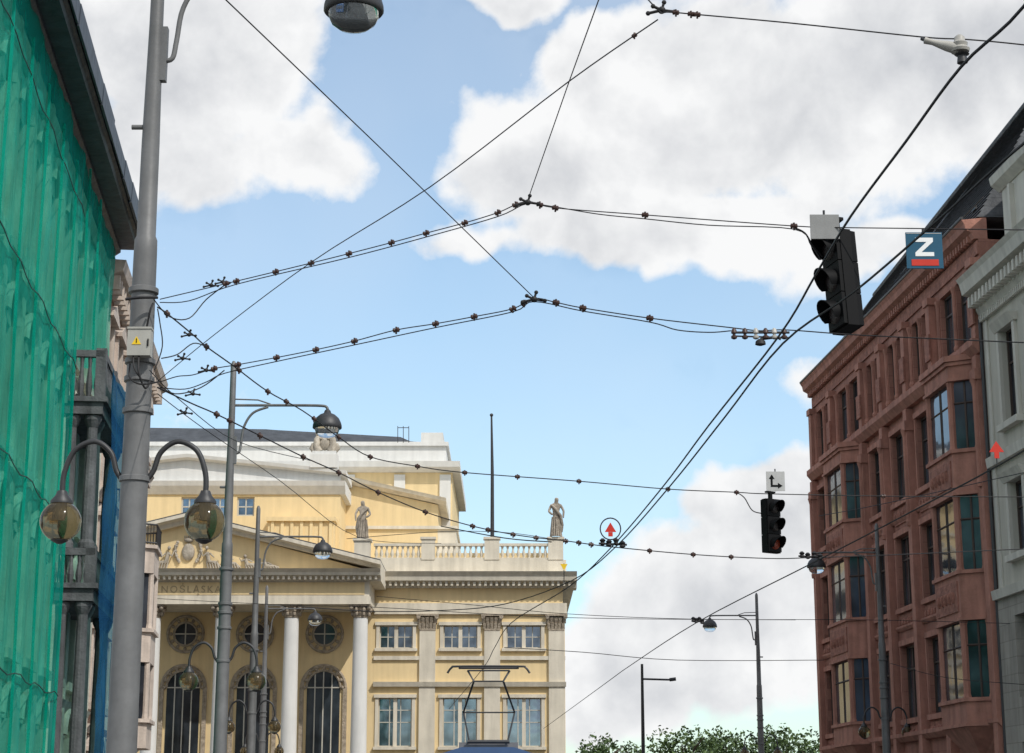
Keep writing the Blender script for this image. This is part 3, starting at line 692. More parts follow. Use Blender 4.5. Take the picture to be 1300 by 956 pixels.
def net(name,par,mt,s0,s1,z0,z1,n0,amp,ns,nz,seed,fr,k=1.0):
    r=random.Random(seed); ph=[r.uniform(0,6) for _ in range(6)]; vs=[];fs=[]
    for j in range(nz+1):
        for i in range(ns+1):
            s=s0+(s1-s0)*i/ns; z=z0+(z1-z0)*j/nz
            tz=abs(math.sin(math.pi*(z-.9)/4.7)); ts=abs(math.sin(math.pi*(s-.25)/2.95))
            n=n0+amp*(.3+.7*tz*ts)*(.7+.3*math.sin(s*.9+ph[0]))+k*(.025*math.sin(5.1*s+1.8*math.sin(z*.5+ph[1])+ph[2])+.05*math.sin(1.3*s-.9*z+ph[3])+.03*math.sin(2.3*z+1.9*s+ph[4]))
            zz=z-(.25*ts if j==0 else 0)
            vs.append(fr(s,n,zz))
    for j in range(nz):
        for i in range(ns):
            a=j*(ns+1)+i; fs.append((a,a+1,a+ns+2,a+ns+1))
    mb=MB(); mb.add(vs,fs); return mk(name,mb,mt,par,smooth=True)
net('green_netting',gr,'netg',9.9,GS,2,20.85,.38,.1,140,110,1,fL,.5)
net('green_netting',gr,'netg',.6,9.9,15.3,20.85,.34,.08,70,40,2,fL,.5)
mb=MB()
for z in (5.1,9.8,14.4,19.0): mb.tube([fL(9.9+i*.9,.50+.02*math.sin(i),z+.08*math.sin(i*1.7)) for i in range(19)],.014,5)
mk('net_tie_rope',mb,'wire',gr)
mb=MB(); mb.tube([fL(9.85,.42,2+j*1.1) for j in range(13)],.05,5)
for i in range(2,9): mb.tube([fL(.25+i*2.95+.05*math.sin(j*.9),.47+.02*math.sin(j),(2 if i>3 else 15.5)+j*(1.2 if i>3 else .35)) for j in range(16)],.04,5)
mk('net_hem',mb,'netg',gr)
mb=MB()
mb.prof(fL,[(-.5,20.95),(1.05,20.95),(1.1,21.05),(1.2,21.1),(1.25,21.3),(1.25,21.5),(-.5,21.75)],.0,GS)
rr=random.Random(9); s=0
while s<GS-1:
    w=rr.uniform(2.2,3.6); hh=rr.uniform(0,.1)
    mb.prof(fL,[(1.253,21.1-hh),(1.29+hh*.5,21.1-hh),(1.32+hh*.4,21.6+hh),(.6,21.8+hh),(1.253,21.45)],s,s+w-.04); s+=w
mb.prof(fL,[(.0,20.6),(.15,20.6),(.5,20.85),(.5,20.947),(.0,20.947)],.0,GS)
mk('eave',mb,'tarp',gr)
mb=MB(); mb.prof(fL,[(.5,21.85),(-2.4,24.2),(-10,24.2),(-10,21.6)],0,GS); mk('roof',mb,'roof',gr)
lg=MB()
A0,A1,NP=3.2,9.4,1.25
for zb,zt in ((13.2,15.1),(7.8,9.3)):
    lg.box(fL,A0,A1,0.01,NP,zb,zb+.35); lg.box(fL,A0-.1,A1+.1,0.01,NP+.12,zb+.353,zb+.5)
    lg.box(fL,A0,A1,NP-.18,NP,zt-.2,zt); lg.box(fL,A1-.18,A1,.01,NP-.183,zt-.2,zt)
    H=zt-.2-zb-.5
    for i in range(19):
        s=A0+.2+i*(A1-A0-.4)/18; lg.lathe(fL(s,NP-.09,zb+.5),[(.07,0),(.1,.3*H),(.05,.75*H),(.07,H)],6)
    for i in range(5): lg.lathe(fL(A1-.09,.12+i*.23,zb+.5),[(.07,0),(.1,.3*H),(.05,.75*H),(.07,H)],6)
    for s in (A0+.15,(A0+A1)/2,A1-.15): lg.box(fL,s-.15,s+.15,NP-.27,NP+.03,zb+.503,zt+.06)
for z0,z1 in ((9.32,13.18),(3.0,7.78)):
    for s in (A0+.3,A0+1.1,A1-1.1,A1-.3):
        for n in ((NP-.3,) if s<A1-.5 else (NP-.3,.35)):
            lg.lathe(fL(s,n,z0),[(.24,0),(.24,.15),(.18,.25),(.18,1.5),(.15,z1-z0-.35),(.2,z1-z0-.25),(.26,z1-z0-.12),(.26,z1-z0)],12)
lg.box(fL,A0,A1,.01,NP,0,2.99)
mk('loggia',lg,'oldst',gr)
net('blue_netting',gr,'netb',3.2,9.3,3.5,14.6,1.44,.08,60,80,4,fL,1.0)
# ---------------------------------------------------------------- PINK BUILDING
OK_=fL(-.03,0,0)
def fK(s,n,z): return OK_-el*s+nl*n+Vector((0,0,z))
pk=thing('salmon_building','ornate salmon brick townhouse with pale stucco trim and balconies','building',tuple(OK_))
PL=19.5
ops=[]
for i in range(6):
    a=1.1+i*3.0
    for z0,z1 in ((1,4),(5.6,8),(9.2,11.8),(13,15.6),(16.8,18.8)): ops.append((a,a+1.3,z0,z1))
mb=MB(); mb.wall(fK,0,PL,0,19.8,ops); mb.box(fK,.01,PL-.01,-10,-.3,0,19.7); mk('wall',mb,'pink',pk)
for o_ in ops: window(pk,fK,*o_,n=-.22,fm='frame',gm='glassr')
mb=MB()
for a,b,z0,z1 in ops:
    mb.box(fK,a-.25,a-.003,0,.16,z0,z1); mb.box(fK,b+.003,b+.25,0,.16,z0,z1); mb.box(fK,a-.35,b+.35,0,.3,z0-.25,z0-.003)
    mb.plate(fK,[(a-.4,z1+.003),(b+.4,z1+.003),(b+.4,z1+.15),((a+b)/2,z1+.6),(a-.4,z1+.15)],0,.3)
for z in (4.6,8.6,12.4,16.1): mb.prof(fK,[(-.01,z),(.12,z),(.3,z+.25),(-.01,z+.25)],0,PL)
mb.prof(fK,[(-.4,19.803),(.2,19.803),(.3,20.1),(.6,20.25),(.7,20.6),(-.4,20.65)],0,PL+.2)
s=.2
while s<PL: mb.box(fK,s,s+.2,.1,.5,19.6,20.1); s+=.7
mk('stucco_trim',mb,'pinkt',pk)
for a0,a1 in ((6.0,9.5),(14.3,17.6)):
    q=[(a0,0),(a1,0),(a1-.5,.85),(a0+.5,.85)]
    mb=MB()
    for z0,z1 in ((4.6,5.6),(8.0,9.2),(11.6,12.6)): mb.col(fK,q,z0,z1); mb.col(fK,[(a0-.1,0),(a1+.1,0),(a1-.4,.97),(a0+.4,.97)],z1+.003,z1+.15)
    for z0,z1 in ((5.76,7.99),(9.36,11.59)):
        for a,n in q: mb.lathe(fK(a+(.12 if a<(a0+a1)/2 else -.12),max(.08,n-.1),z0),[(.15,0),(.12,.2),(.12,z1-z0)],8)
    bw=mk('bay_window',mb,'pinkt',pk,origin=fK((a0+a1)/2,0,4.6))
    for z0,z1 in ((5.76,7.99),(9.36,11.59)):
        qi=[(a0+.12,0),(a0+.6,.73),(a1-.6,.73),(a1-.12,0)]
        for k in range(3): 
            g=MB(); g.quad(fK(*qi[k],z0),fK(*qi[k+1],z0),fK(*qi[k+1],z1),fK(*qi[k],z1)); mk('pane',g,'glassr',bw)
    mb=MB(); pts=[(a0+.1,.1),(a0+.55,.9),(a1-.55,.9),(a1-.1,.1)]
    for z in (12.85,13.6): mb.tube([fK(*p,z) for p in pts],.04,6)
    for p in range(3):
        for i in range(8):
            t=i/7; A,B=pts[p],pts[p+1]; x=(A[0]+(B[0]-A[0])*t,A[1]+(B[1]-A[1])*t); mb.tube([fK(*x,12.75),fK(*x,13.6)],.015,4)
    mk('balcony_railing',mb,'dark',pk)
mb=MB(); mb.prof(fK,[(.3,20.7),(-2.4,23.0),(-10,23.0),(-10,20.66)],0,PL); mk('roof',mb,'roof',pk)
# ---------------------------------------------------------------- STREET LAMPS
def catm(pts,n=6):
    pts=[Vector(p) for p in pts]; out=[]
    for i in range(len(pts)-1):
        p0=pts[max(i-1,0)];p1=pts[i];p2=pts[i+1];p3=pts[min(i+2,len(pts)-1)]
        for k in range(n):
            t=k/n; out.append(.5*((2*p1)+(p2-p0)*t+(2*p0-5*p1+4*p2-p3)*t*t+(3*p1-p0-3*p2+p3)*t**3))
    out.append(pts[-1]); return out
B1=Vector((-4.06,20.5,.12))
lamp=thing('street_lamp','grey steel lamp post with overhanging bowl lamp and twin smoked globes','street lamp',B1,'street lamps along the tram street')
V=lambda x,y,z: B1+Vector((x,y,z-.12))
mb=MB(); mb.lathe(V(0,0,.12),[(.24,0),(.24,.5),(.19,.7),(.165,1.2),(.155,3),(.145,5.2),(.128,7.7),(.125,7.85),(.105,7.9),(.1,9.0),(.078,10.4),(.07,12.1),(.03,12.2)],24)
for z in (7.35,6.55,6.35,6.0,5.25): mb.lathe(V(0,0,z),[(.15,0),(.165,.01),(.165,.06),(.15,.07)],24)
mk('pole',mb,'pole',lamp,smooth=True)
LX=2.25; LZ=10.72
mb=MB()
mb.tube(catm([V(.09,0,10.1),V(.2,0,10.13),V(.24,0,10.35),V(.3,0,10.75),V(.5,0,11.07),V(.85,0,11.21)],5),.03,8)
mb.tube(catm([V(.0,0,11.25),V(.6,0,11.25),V(1.5,0,11.25),V(LX-.15,0,11.24),V(LX-.02,0,11.2),V(LX,0,11.12)],4),.033,8)
mb.tube([V(0,0,11.40),V(.6,0,11.38),V(.9,0,11.28)],.018,8)
mb.box(lambda s,n,z:V(s,-n,z),.05,.14,-.05,.05,9.85,10.5)
mb.lathe(V(-.06,0,9.3),[(.03,0),(.03,.16)],8,ax=(-1,0,0))
mk('arm',mb,'pole',lamp,smooth=True)
mb=MB(); c=V(LX,0,LZ)
mb.lathe(c,[(.33,-.03),(.345,-.01),(.34,.05),(.32,.12),(.27,.22),(.18,.3),(.09,.34),(.07,.4),(.04,.43)],28); mk('lamp_cap',mb,'dark',lamp,smooth=True)
mb=MB(); mb.lathe(c,[(.29,-.034),(.285,-.08),(.25,-.16),(.17,-.22),(.07,-.245),(.0,-.25)],28); mk('lamp_bowl',mb,'bowl',lamp,smooth=True)
for sg in (-1,1):
    mb=MB()
    mb.tube(catm([V(sg*.13,0,5.28),V(sg*.2,0,5.38),V(sg*.27,0,5.58),V(sg*.45,0,5.7),V(sg*.66,0,5.6),V(sg*.76,0,5.35),V(sg*.77,0,5.12)],6),.03,8)
    mb.lathe(V(sg*.77,0,5.02),[(.12,0),(.12,.03),(.07,.09),(.05,.14)],14)
    a=mk('globe_bracket',mb,'dark',lamp,smooth=True)
    mb=MB(); mb.ball(V(sg*.77,0,4.83),.22,.22,.22,24,16); mk('globe',mb,'globe',a,smooth=True)
    mb=MB(); mb.lathe(V(sg*.77,0,4.84),[(.03,0),(.05,.05),(.045,.18)],10); mk('bulb',mb,'insg',a,smooth=True)
    mb=MB(); mb.lathe(V(sg*.77,0,4.62),[(.03,-.03),(.09,.0),(.09,.02)],10); mk('finial',mb,'dark',a,smooth=True)
def copy_tree(o,par=None):
    c=o.copy(); scene.collection.objects.link(c)
    if par is not None: c.parent=par
    for ch in o.children: copy_tree(ch,c)
    return c
for (u,v,Y,rot) in ((290,650,44.5,0),(324.5,760,66,0),(337,810,89,0),(1117,760,70,180),(962,812,92,180)):
    c=copy_tree(lamp); c.location=(P(u,v,Y).x,Y,.12); c.rotation_euler=(0,0,math.radians(rot))
cb=thing('control_box','light grey electrical control box with yellow warning triangle on the pole','control box',P(178,436,20.32))
b0=P(178,436,20.28); f=lambda s,n,z: b0+Vector((s,-n,z))
mb=MB(); mb.box(f,-.125,.125,-.06,.08,-.15,.14); mb.box(f,-.13,.13,-.063,.09,.143,.165); mk('cabinet',mb,'box',cb)
mb=MB(); mb.plate(f,[(-.075,-.03),(.025,-.03),(-.025,.06)],.081,.086); mk('warning_triangle',mb,'yelp',cb)
mb=MB(); mb.box(f,-.03,-.02,.087,.089,-.015,.035); mk('warning_mark',mb,'blackp',cb)
mb=MB(); mb.tube([f(.1,.09,.03),f(.1,.09,-.05)],.008,6); mk('door_handle',mb,'blackp',cb)
for pts,r in (([(.06,.0,.16),(.1,.05,.35),(.12,0,.45)],.012),([(0,.05,-.15),(.02,.1,-.35),(.08,.02,-.5),(.12,-.05,-.4)],.012),([(-.06,.05,-.15),(-.03,.1,-.3),(.05,.08,-.42)],.01)):
    mb=MB(); mb.tube(catm([f(*p) for p in pts]),r,6); mk('cable',mb,'wire',cb,smooth=True)
# ---------------------------------------------------------------- WIRES
def wire(name,label,pts,r=.006,ins=(),sm=True,cat='overhead wire',grp='overhead tram wires',insr=.028):
    pts=[Vector(p) for p in pts]; path=catm(pts,5) if sm else pts
    mb=MB(); mb.tube(path,r,5)
    o=mk(name,mb,'wire',None,origin=pts[0]); top(o,label,cat,grp)
    for q in ins:
        q=Vector(q)
        i=min(range(len(path)-1),key=lambda k:((path[k]+path[k+1])/2-q).length)
        d=(path[i+1]-path[i]).normalized(); ab=path[i+1]-path[i]; t=max(0,min(1,(q-path[i]).dot(ab)/ab.length_squared)); c=path[i]+ab*t
        m2=MB(); R=insr
        m2.lathe(c-d*R*1.3,[(R*.35,0),(R*.9,R*.25),(R*.9,R*.7),(R*.5,R*1.0),(R*.5,R*1.5),(R*.95,R*1.8),(R*.95,R*2.3),(R*.35,R*2.6)],8,ax=d)
        m2.tube([c+Vector((0,0,R*1.2)),c-Vector((0,0,R*1.5))],R*.4,6)
        mk('insulator',m2,'ins',o,origin=c)
    return o
def L3(lst,Y0,Y1,u0=205,u1=1010):
    return [P(u,v,Y0+(Y1-Y0)*max(0,min(1.3,(u-u0)/(u1-u0)))) for u,v in lst]
s1=[(203,380),(300,357),(395,334),(443,322),(497,308),(541,296),(590,283),(632,270),(668,256),(705,264),(820,273),(1008,287),(1070,289),(1150,290),(1300,292)]
wire('span_wire','black cross street span wire with brown insulators peaking near a strut',L3(s1,20.5,18),ins=L3([(287,360),(300,357),(350,345),(395,334),(443,322),(497,308),(541,296),(590,283),(632,270),(655,262),(686,258),(705,264),(819,273),(1008,287)],20.5,18),insr=.028)
wire('span_wire','thin second strand running beside the upper span wire',L3([(203,384),(240,382),(300,361),(443,327),(541,301),(632,275),(668,259),(700,262),(760,272),(820,278),(900,286),(1008,291),(1030,312),(1042,330)],20.5,18.05))
s2=[(203,485),(225,478),(245,476),(272,468),(302,463),(351,454),(401,444),(450,433),(503,419),(553,411),(602,402),(651,392),(678,379),(706,384),(740,391),(825,404),(928,416),(965,420),(1000,419),(1100,426),(1300,435)]
wire('span_wire','lower cross street span wire with brown insulators',L3(s2,20.5,17.3),ins=L3([(272,468),(302,463),(351,454),(401,444),(450,433),(503,419),(553,411),(602,402),(651,392),(665,384),(706,384),(740,391),(825,404)],20.5,17.3),insr=.028)
wire('span_wire','thin second strand running beside the lower span wire',L3([(203,492),(235,494),(262,485),(285,474),(351,459),(450,438),(553,416),(651,396),(678,383),(740,395),(825,409),(860,419),(900,422),(928,420)],20.5,17.35))
s3=[(200,390,20.4),(212,398,20.9),(245,425,22),(262,440,22.7),(297,465,23.6),(340,497,25),(385,522,26.2),(430,555,28),(470,580,29.5),(530,592,30),(590,600,30.6),(735,611,31.6),(848,621,32.3),(935,625,33),(975,627,33.3),(1130,630,34),(1300,631,34.5)]
wire('span_wire','span wire with insulators running to the far traffic signal',[P(*p) for p in s3],.009,ins=[P(*p) for p in ((212,398,20.9),(262,440,22.7),(302,468,23.8),(340,497,25),(365,511,25.6),(400,533,26.7),(432,557,28),(470,580,29.5),(530,592,30),(590,600,30.6),(660,606,31),(735,611,31.6),(848,621,32.3),(935,625,33),(1120,630,34))],insr=.033)
s4=[(200,492,20.4),(245,513,21.5),(275,526,22.3),(330,553,24),(385,580,25.5),(430,600,26.6),(480,625,27.8),(540,650,29),(600,668,29.5),(660,680,29.9),(720,687,30),(773,694,30.1),(880,704,31.5),(975,709,32.5),(1030,708,33),(1120,705,33.5),(1300,697,34.5)]
wire('span_wire','span wire with insulators holding the far contact wire junction',[P(*p) for p in s4],.009,ins=[P(*p) for p in ((275,526,22.3),(290,534,22.8),(330,553,24),(385,580,25.5),(430,600,26.6),(480,625,27.8),(540,650,29),(600,668,29.5),(622,673,29.6),(650,679,29.9),(680,683,30),(718,687,30),(735,689,30),(750,691,30),(820,699,30.8),(880,704,31.5),(930,707,32))],insr=.033)
wire('span_wire','tensioned span wire at the top with insulator knots',[P(790,-40,11),P(835,12,10.6),P(858,16,10.5),(P(1000,29,10.3)),P(1170,47,10.05),P(1225,50,10),P(1300,57,10),P(1500,80,9.8)],.0045,ins=[P(858,16,10.5),P(880,17,10.5),P(888,19,10.5)],insr=.016)
wire('stay_wire','long diagonal stay wire from the corner pole',[P(200,484,20.4),P(272,425,18.6),P(395,333,16),P(545,238,13.5),P(720,105,11.8),P(835,25,10.6)],.0045,ins=[P(800,49,10.9)],insr=.015)
wire('stay_wire','diagonal stay wire meeting the lower span wire',[P(200,-85,10),P(287,0,12),P(480,185,15.2),P(678,378,18.6)],.0052,sm=False)
wire('stay_wire','diagonal stay wire meeting the upper span wire',[P(790,-90,11),P(760,0,13),P(722,105,15.5),P(670,254,18.9)],.005,sm=False)
cw=5.75
wire('contact_wire','heavy black tram contact wire running along the street',[C(1420,-165,cw),C(1300,8,cw),C(1221,84,cw),C(1150,180,cw),C(1080,275,cw),C(1035,350,cw),C(988,428,cw),C(900,540,cw),C(840,620,cw),C(776,695,cw),C(722,745,cw),C(650,790,cw),C(628,822,cw),C(612,850,cw),C(570,900,cw)],.0095)
wire('contact_wire','second black contact wire joining at the junction',[C(1500,30,cw),C(1300,182,cw),C(1190,280,cw),C(1085,370,cw),C(994,436,cw),C(920,530,cw),C(850,618,cw),C(783,693,cw),C(726,737,cw),C(640,767,cw),C(560,775,cw),C(470,776,cw),C(380,770,cw)],.0095)
wire('contact_wire','contact wire above the far track',[C(1500,440,cw),C(1300,572,cw),C(1160,648,cw),C(1033,714,cw),C(885,790,cw),C(800,845,cw),C(768,868,cw),C(690,925,cw)],.0105)
for pts in ([(200,500,20.4),(260,545,24),(355,610,28),(455,682,36),(560,690,40)],[(190,470,20.3),(225,505,21),(300,560,25),(395,585,30)],
            [(640,822,52),(740,828,52),(860,838,54),(1046,838,56)],[(478,757,66),(600,768,64),(715,779,62),(880,786,60),(1100,787,60),(1300,792,58)],
            [(200,760,70),(360,768,62),(478,771,60),(715,784,58),(1010,787,56)],[(560,668,36),(640,683,33),(700,688,31)],[(440,684,60),(560,675,60),(640,676,60),(700,684,60)],
            [(1040,655,50),(1120,640,46),(1300,600,40)],[(1130,842,60),(1200,860,58),(1300,869,56)]):
    wire('cross_wire','thin cross wire over the street',[P(*p) for p in pts],.010 if pts[0][2]>35 else .0055)
wire('jumper_cable','looping jumper cables at the corner pole',[P(195,380,20.3),P(215,402,20.4),P(240,404,20.6),P(262,380,20.7),P(288,360,20.6)],.007)
wire('jumper_cable','looping jumper cables at the corner pole',[P(200,487,20.3),P(222,500,20.4),P(255,492,20.6),P(285,470,20.6)],.007)
wire('jumper_cable','looping jumper cables at the corner pole',[P(160,380,20.3),P(178,378,20.2),P(200,378,20.3)],.018)
wire('jumper_cable','looping jumper cables at the corner pole',[P(205,455,20.3),P(225,450,20.5),P(245,436,20.8),P(262,440,21.2)],.007)
wire('jumper_cable','looping jumper cables at the corner pole',[P(165,462,20.3),P(165,480,20.2),P(180,488,20.15),P(205,484,20.3)],.01)
wire('jumper_cable','looping jumper cables at the corner pole',[P(196,470,20.3),P(206,440,20.3),P(203,410,20.3),P(200,392,20.3)],.007)
wire('signal_cable','curved feed cable at the near signal',[P(1008,289,18),P(1022,296,18),P(1032,312,18),P(1044,326,18.05)],.008)
wire('signal_cable','curved feed cable at the far signal',[P(935,625,33),P(945,632,33),P(955,648,33),P(968,652,33)],.010)
def clamp(u,v,Y,label,sc=1):
    sc*=.72
    c=P(u,v,Y); mb=MB(); mb.ball(c,.05*sc,.05*sc,.045*sc,8,6)
    for dx,dz in ((-.16,-.04),(-.1,.05),(.15,-.02),(.03,.1)): mb.tube([c,c+Vector((dx,0,dz))*sc],.018*sc,6); mb.ball(c+Vector((dx,0,dz))*sc,.03*sc,.03*sc,.03*sc,6,4)
    o=mk('wire_clamp',mb,'wire',None,smooth=True,origin=c); top(o,label,'wire clamp','overhead wire clamps')
clamp(670,257,18.95,'black strain clamp joining the upper span wires'); clamp(678,380,18.6,'black strain clamp joining the lower span wires'); clamp(840,13,10.6,'black strain clamp at the top span wire',.7)
for u,v,Y in ((240,425,21),(232,455,20.7),(235,524,21.3),(245,500,21.5),(268,362,20.7),(283,358,20.6),(262,470,20.6)): clamp(u,v,Y,'black strain clamp near the corner pole',.7)
c0=P(965,424,17.2); f=lambda s,n,z: c0+Vector((s,-n,z)); t=thing('section_insulator','row of black porcelain insulators carrying the contact wire junction','insulator',c0)
mb=MB(); mb.box(f,-.26,.27,-.012,.012,.005,.022); mb.tube([f(-.24,0,-.02),f(.26,0,-.035)],.008,6); mk('bar',mb,'wire',t)
for i,x in enumerate((-.24,-.14,-.04,.05,.13,.22)):
    mb=MB(); mb.lathe(f(x,0,-.05),[(.012,0),(.028,.01),(.028,.03),(.014,.038),(.014,.05),(.028,.058),(.024,.085),(.01,.105)],10); mk('insulator',mb,'insg' if i in (2,4) else 'ins',t,smooth=True)
mb=MB(); mb.lathe(f(.0,0,-.11),[(.02,0),(.05,.01),(.045,.04),(.02,.06)],10); mb.tube([f(0,0,-.05),f(.15,0,-.03),f(.19,0,-.05)],.013,6); mk('hanger',mb,'wire',t,smooth=True)
c0=P(1219,70,10.0); t=thing('wire_bracket','pale grey porcelain cone bracket holding the contact wire','insulator',c0)
mb=MB(); mb.lathe(P(1173,51,10.03),[(.012,0),(.02,.004),(.016,.05),(.03,.13),(.034,.19),(.02,.2)],14,ax=P(1216,62,10)-P(1173,51,10.03)); mk('cone',mb,'insg',t,smooth=True)
mb=MB(); mb.lathe(P(1219,66,10),[(.05,0),(.055,.015),(.04,.03),(.045,.05),(.03,.065),(.03,.085),(.015,.1)],14); mk('insulator',mb,'insg',t,smooth=True)
mb=MB(); mb.lathe(P(1222,82,10),[(.01,0),(.03,.01),(.025,.05),(.042,.06)],10); mk('clamp',mb,'dark',t,smooth=True)
mb=MB(); mb.tube([P(1170,49,10.05),P(1180,53,10.02)],.012,6); mk('hook',mb,'dark',t,smooth=True)
for u,v,Y,lb in ((1030,706,33,'cluster of insulators on the far span wire near the red building'),(778,690,30,'cluster of insulators at the far contact wire junction'),(886,788,41,'small hanger clamp on the far track contact wire')):
    c0=P(u,v,Y); mb=MB()
    k=.6 if Y>40 else 1
    for dx,dz in ((-.16,.02),(-.06,.0),(.05,.02),(.15,-.02)):
        mb.lathe(c0+Vector((dx*k,0,dz-.05)),[(.02,0),(.05,.02),(.03,.05),(.05,.08),(.02,.11)],8)
    mb.tube([c0+Vector((-.22*k,0,0)),c0+Vector((.22*k,0,-.02))],.018,6)
    o=mk('hanger_clamp',mb,'wire',None,smooth=True,origin=c0); top(o,lb,'wire clamp','overhead wire clamps')
# ---------------------------------------------------------------- TRAFFIC SIGNALS
def signal(center,rotz,tilt,label,sc=1.0,lit=None,vl=.2):
    t=thing('traffic_signal',label,'traffic signal',center,'traffic signals hung over the street')
    f=lambda s,n,z: center+Vector((s*sc,-n*sc,z*sc))
    mb=MB(); 
    pts=[(-.15,-.02),(-.13,-.13),(.13,-.13),(.15,-.02),(.15,.1),(-.15,.1)]
    for k in range(3):
        z=.17+.33*(1-k)-.165
        mb.col(f,[(a,n) for a,n in pts],z-.16+.0,z+.16)
    mb.box(f,-.16,.16,-.06,.06,-.50,.50)
    mb.box(f,-.03,.03,-.03,.03,.50,.62); mb.box(f,-.1,.1,-.035,.035,.62,.65)
    mk('housing',mb,'blackp',t)
    for k in range(3):
        z=.335*(1-k)
        mb=MB(); N=14; ang=[math.radians(-35+250*i/N) for i in range(N+1)]
        inn=[f(.12*math.cos(a),.1,z+.12*math.sin(a)) for a in ang]
        outp=[f(.125*math.cos(a),.1+.04+vl*max(.1,(.5+.5*math.sin(a))),z+.125*math.sin(a)-.01) for a in ang]
        for i in range(N): mb.quad(inn[i],inn[i+1],outp[i+1],outp[i])
        inn2=[f(.112*math.cos(a),.1,z+.112*math.sin(a)) for a in ang]; out2=[f(.116*math.cos(a),.1+.04+vl*max(.1,(.5+.5*math.sin(a))),z+.116*math.sin(a)-.01) for a in ang]
        for i in range(N): mb.quad(inn2[i],inn2[i+1],out2[i+1],out2[i]); mb.quad(outp[i],outp[i+1],out2[i+1],out2[i])
        mk('visor',mb,'blackp',t,smooth=True)
        mb=MB(); mb.lathe(f(0,.1,z),[(.112*sc,0),(.1*sc,.02*sc),(.05*sc,.035*sc),(.0,.04*sc)],20,ax=(0,-1,0)); mk('lens',mb,'amber' if lit==k else 'lens',t,smooth=True)
    t.rotation_euler=(0,tilt,rotz)
    return t
def sgn(name,label,c,w,h,mt,cat='sign',rot=0):
    t=thing(name,label,cat,c); f=lambda s,n,z: c+Vector((s,-n,z))
    mb=MB(); mb.box(f,-w/2,w/2,-.008,.008,-h/2,h/2); mk('plate',mb,mt,t)
    mb=MB(); mb.box(f,-w*.3,w*.3,-.03,-.0085,h*.2,h*.28); mb.box(f,-w*.3,w*.3,-.03,-.0085,-h*.28,-h*.2); mb.tube([f(0,-.02,-h/2),f(0,-.02,h/2+.05)],.012,6); mk('bracket',mb,'dark',t)
    return t,f
c=P(1068,358,18.0)
signal(c,math.radians(-70),math.radians(-6),'black three light traffic signal seen side on, tilted on its wire',.99,vl=.13)
t,f=sgn('blank_sign','plain dull grey square plate mounted above the near signal',P(1047,288,17.85),.28,.245,'signback')
c=P(979,668,33.0)
signal(c,math.radians(32),math.radians(0),'black three light signal with round visors under an arrow plate',.93,2)
t,f=sgn('arrow_sign','white square plate with two black arrows above the signal',P(984.5,611,33.0),.32,.34,'signw')
mb=MB()
mb.plate(f,[(-.085,-.1),(-.05,-.1),(-.05,.04),(-.015,.04),(-.065,.12),(-.115,.04),(-.085,.04)],.009,.012)
mb.plate(f,[(-.048,-.1),(.04,-.1),(.04,-.13),(.12,-.08),(.04,-.03),(.04,-.065),(-.048,-.065)],.009,.012)
mk('arrow_symbol',mb,'blackp',t)
cz=P(1173.5,318,17.8); t,f=sgn('letter_sign','petrol blue square plate with white letter Z and red bar',cz,.35,.36,'blue')
mb=MB(); mb.plate(f,[(-.085,.125),(.085,.125),(.085,.085),(-.03,-.02),(.09,-.02),(.09,-.06),(-.09,-.06),(-.09,-.025),(.022,.083),(-.085,.083)],.009,.012); mk('letter_z',mb,'whitep',t)
mb=MB(); mb.box(f,-.13,.13,.009,.012,-.155,-.092); mk('red_bar',mb,'redp',t)
mb=MB(); mb.box(f,-.168,.168,.009,.011,.166,.172); mk('border',mb,'signw',t)
c=P(775,673,30); t=thing('ring_marker','red triangle marker inside a black wire ring on the contact wire','sign',c); f=lambda s,n,z:c+Vector((s,-n,z))
mb=MB(); mb.tube([c+Vector((.16*math.cos(a),0,.17*math.sin(a)+.02)) for a in [2*math.pi*i/24 for i in range(25)]],.011,6); mk('ring',mb,'wire',t)
mb=MB(); mb.plate(f,[(-.09,-.03),(.09,-.03),(0,.12)],-.006,.006); mb.box(f,-.035,.035,-.005,.005,-.1,-.033); mk('triangle',mb,'redp',t)
c2=P(1265,571,24); t=thing('arrow_marker','red triangle marker standing on the far track wire','sign',c2); f2=lambda s,n,z:c2+Vector((s,-n,z))
mb=MB(); mb.plate(f2,[(-.095,-.03),(-.03,-.03),(-.03,-.11),(.03,-.11),(.03,-.03),(.095,-.03),(0,.11)],-.006,.006); mk('triangle',mb,'redp',t)
mb=MB(); mb.tube([c2+Vector((0,.012,-.22)),c2+Vector((0,.012,.05))],.008,6); mk('stem',mb,'wire',t)
c3=P(716,720,31); t=thing('yellow_marker','small yellow inverted triangle marker on the contact wire','sign',c3); f3=lambda s,n,z:c3+Vector((s,-n,z))
mb=MB(); mb.plate(f3,[(-.06,.05),(.06,.05),(0,-.05)],-.006,.006); mk('triangle',mb,'yelp',t)
mb=MB(); mb.tube([c3+Vector((0,.012,-.25)),c3+Vector((0,.012,.06))],.008,6); mk('stem',mb,'wire',t)
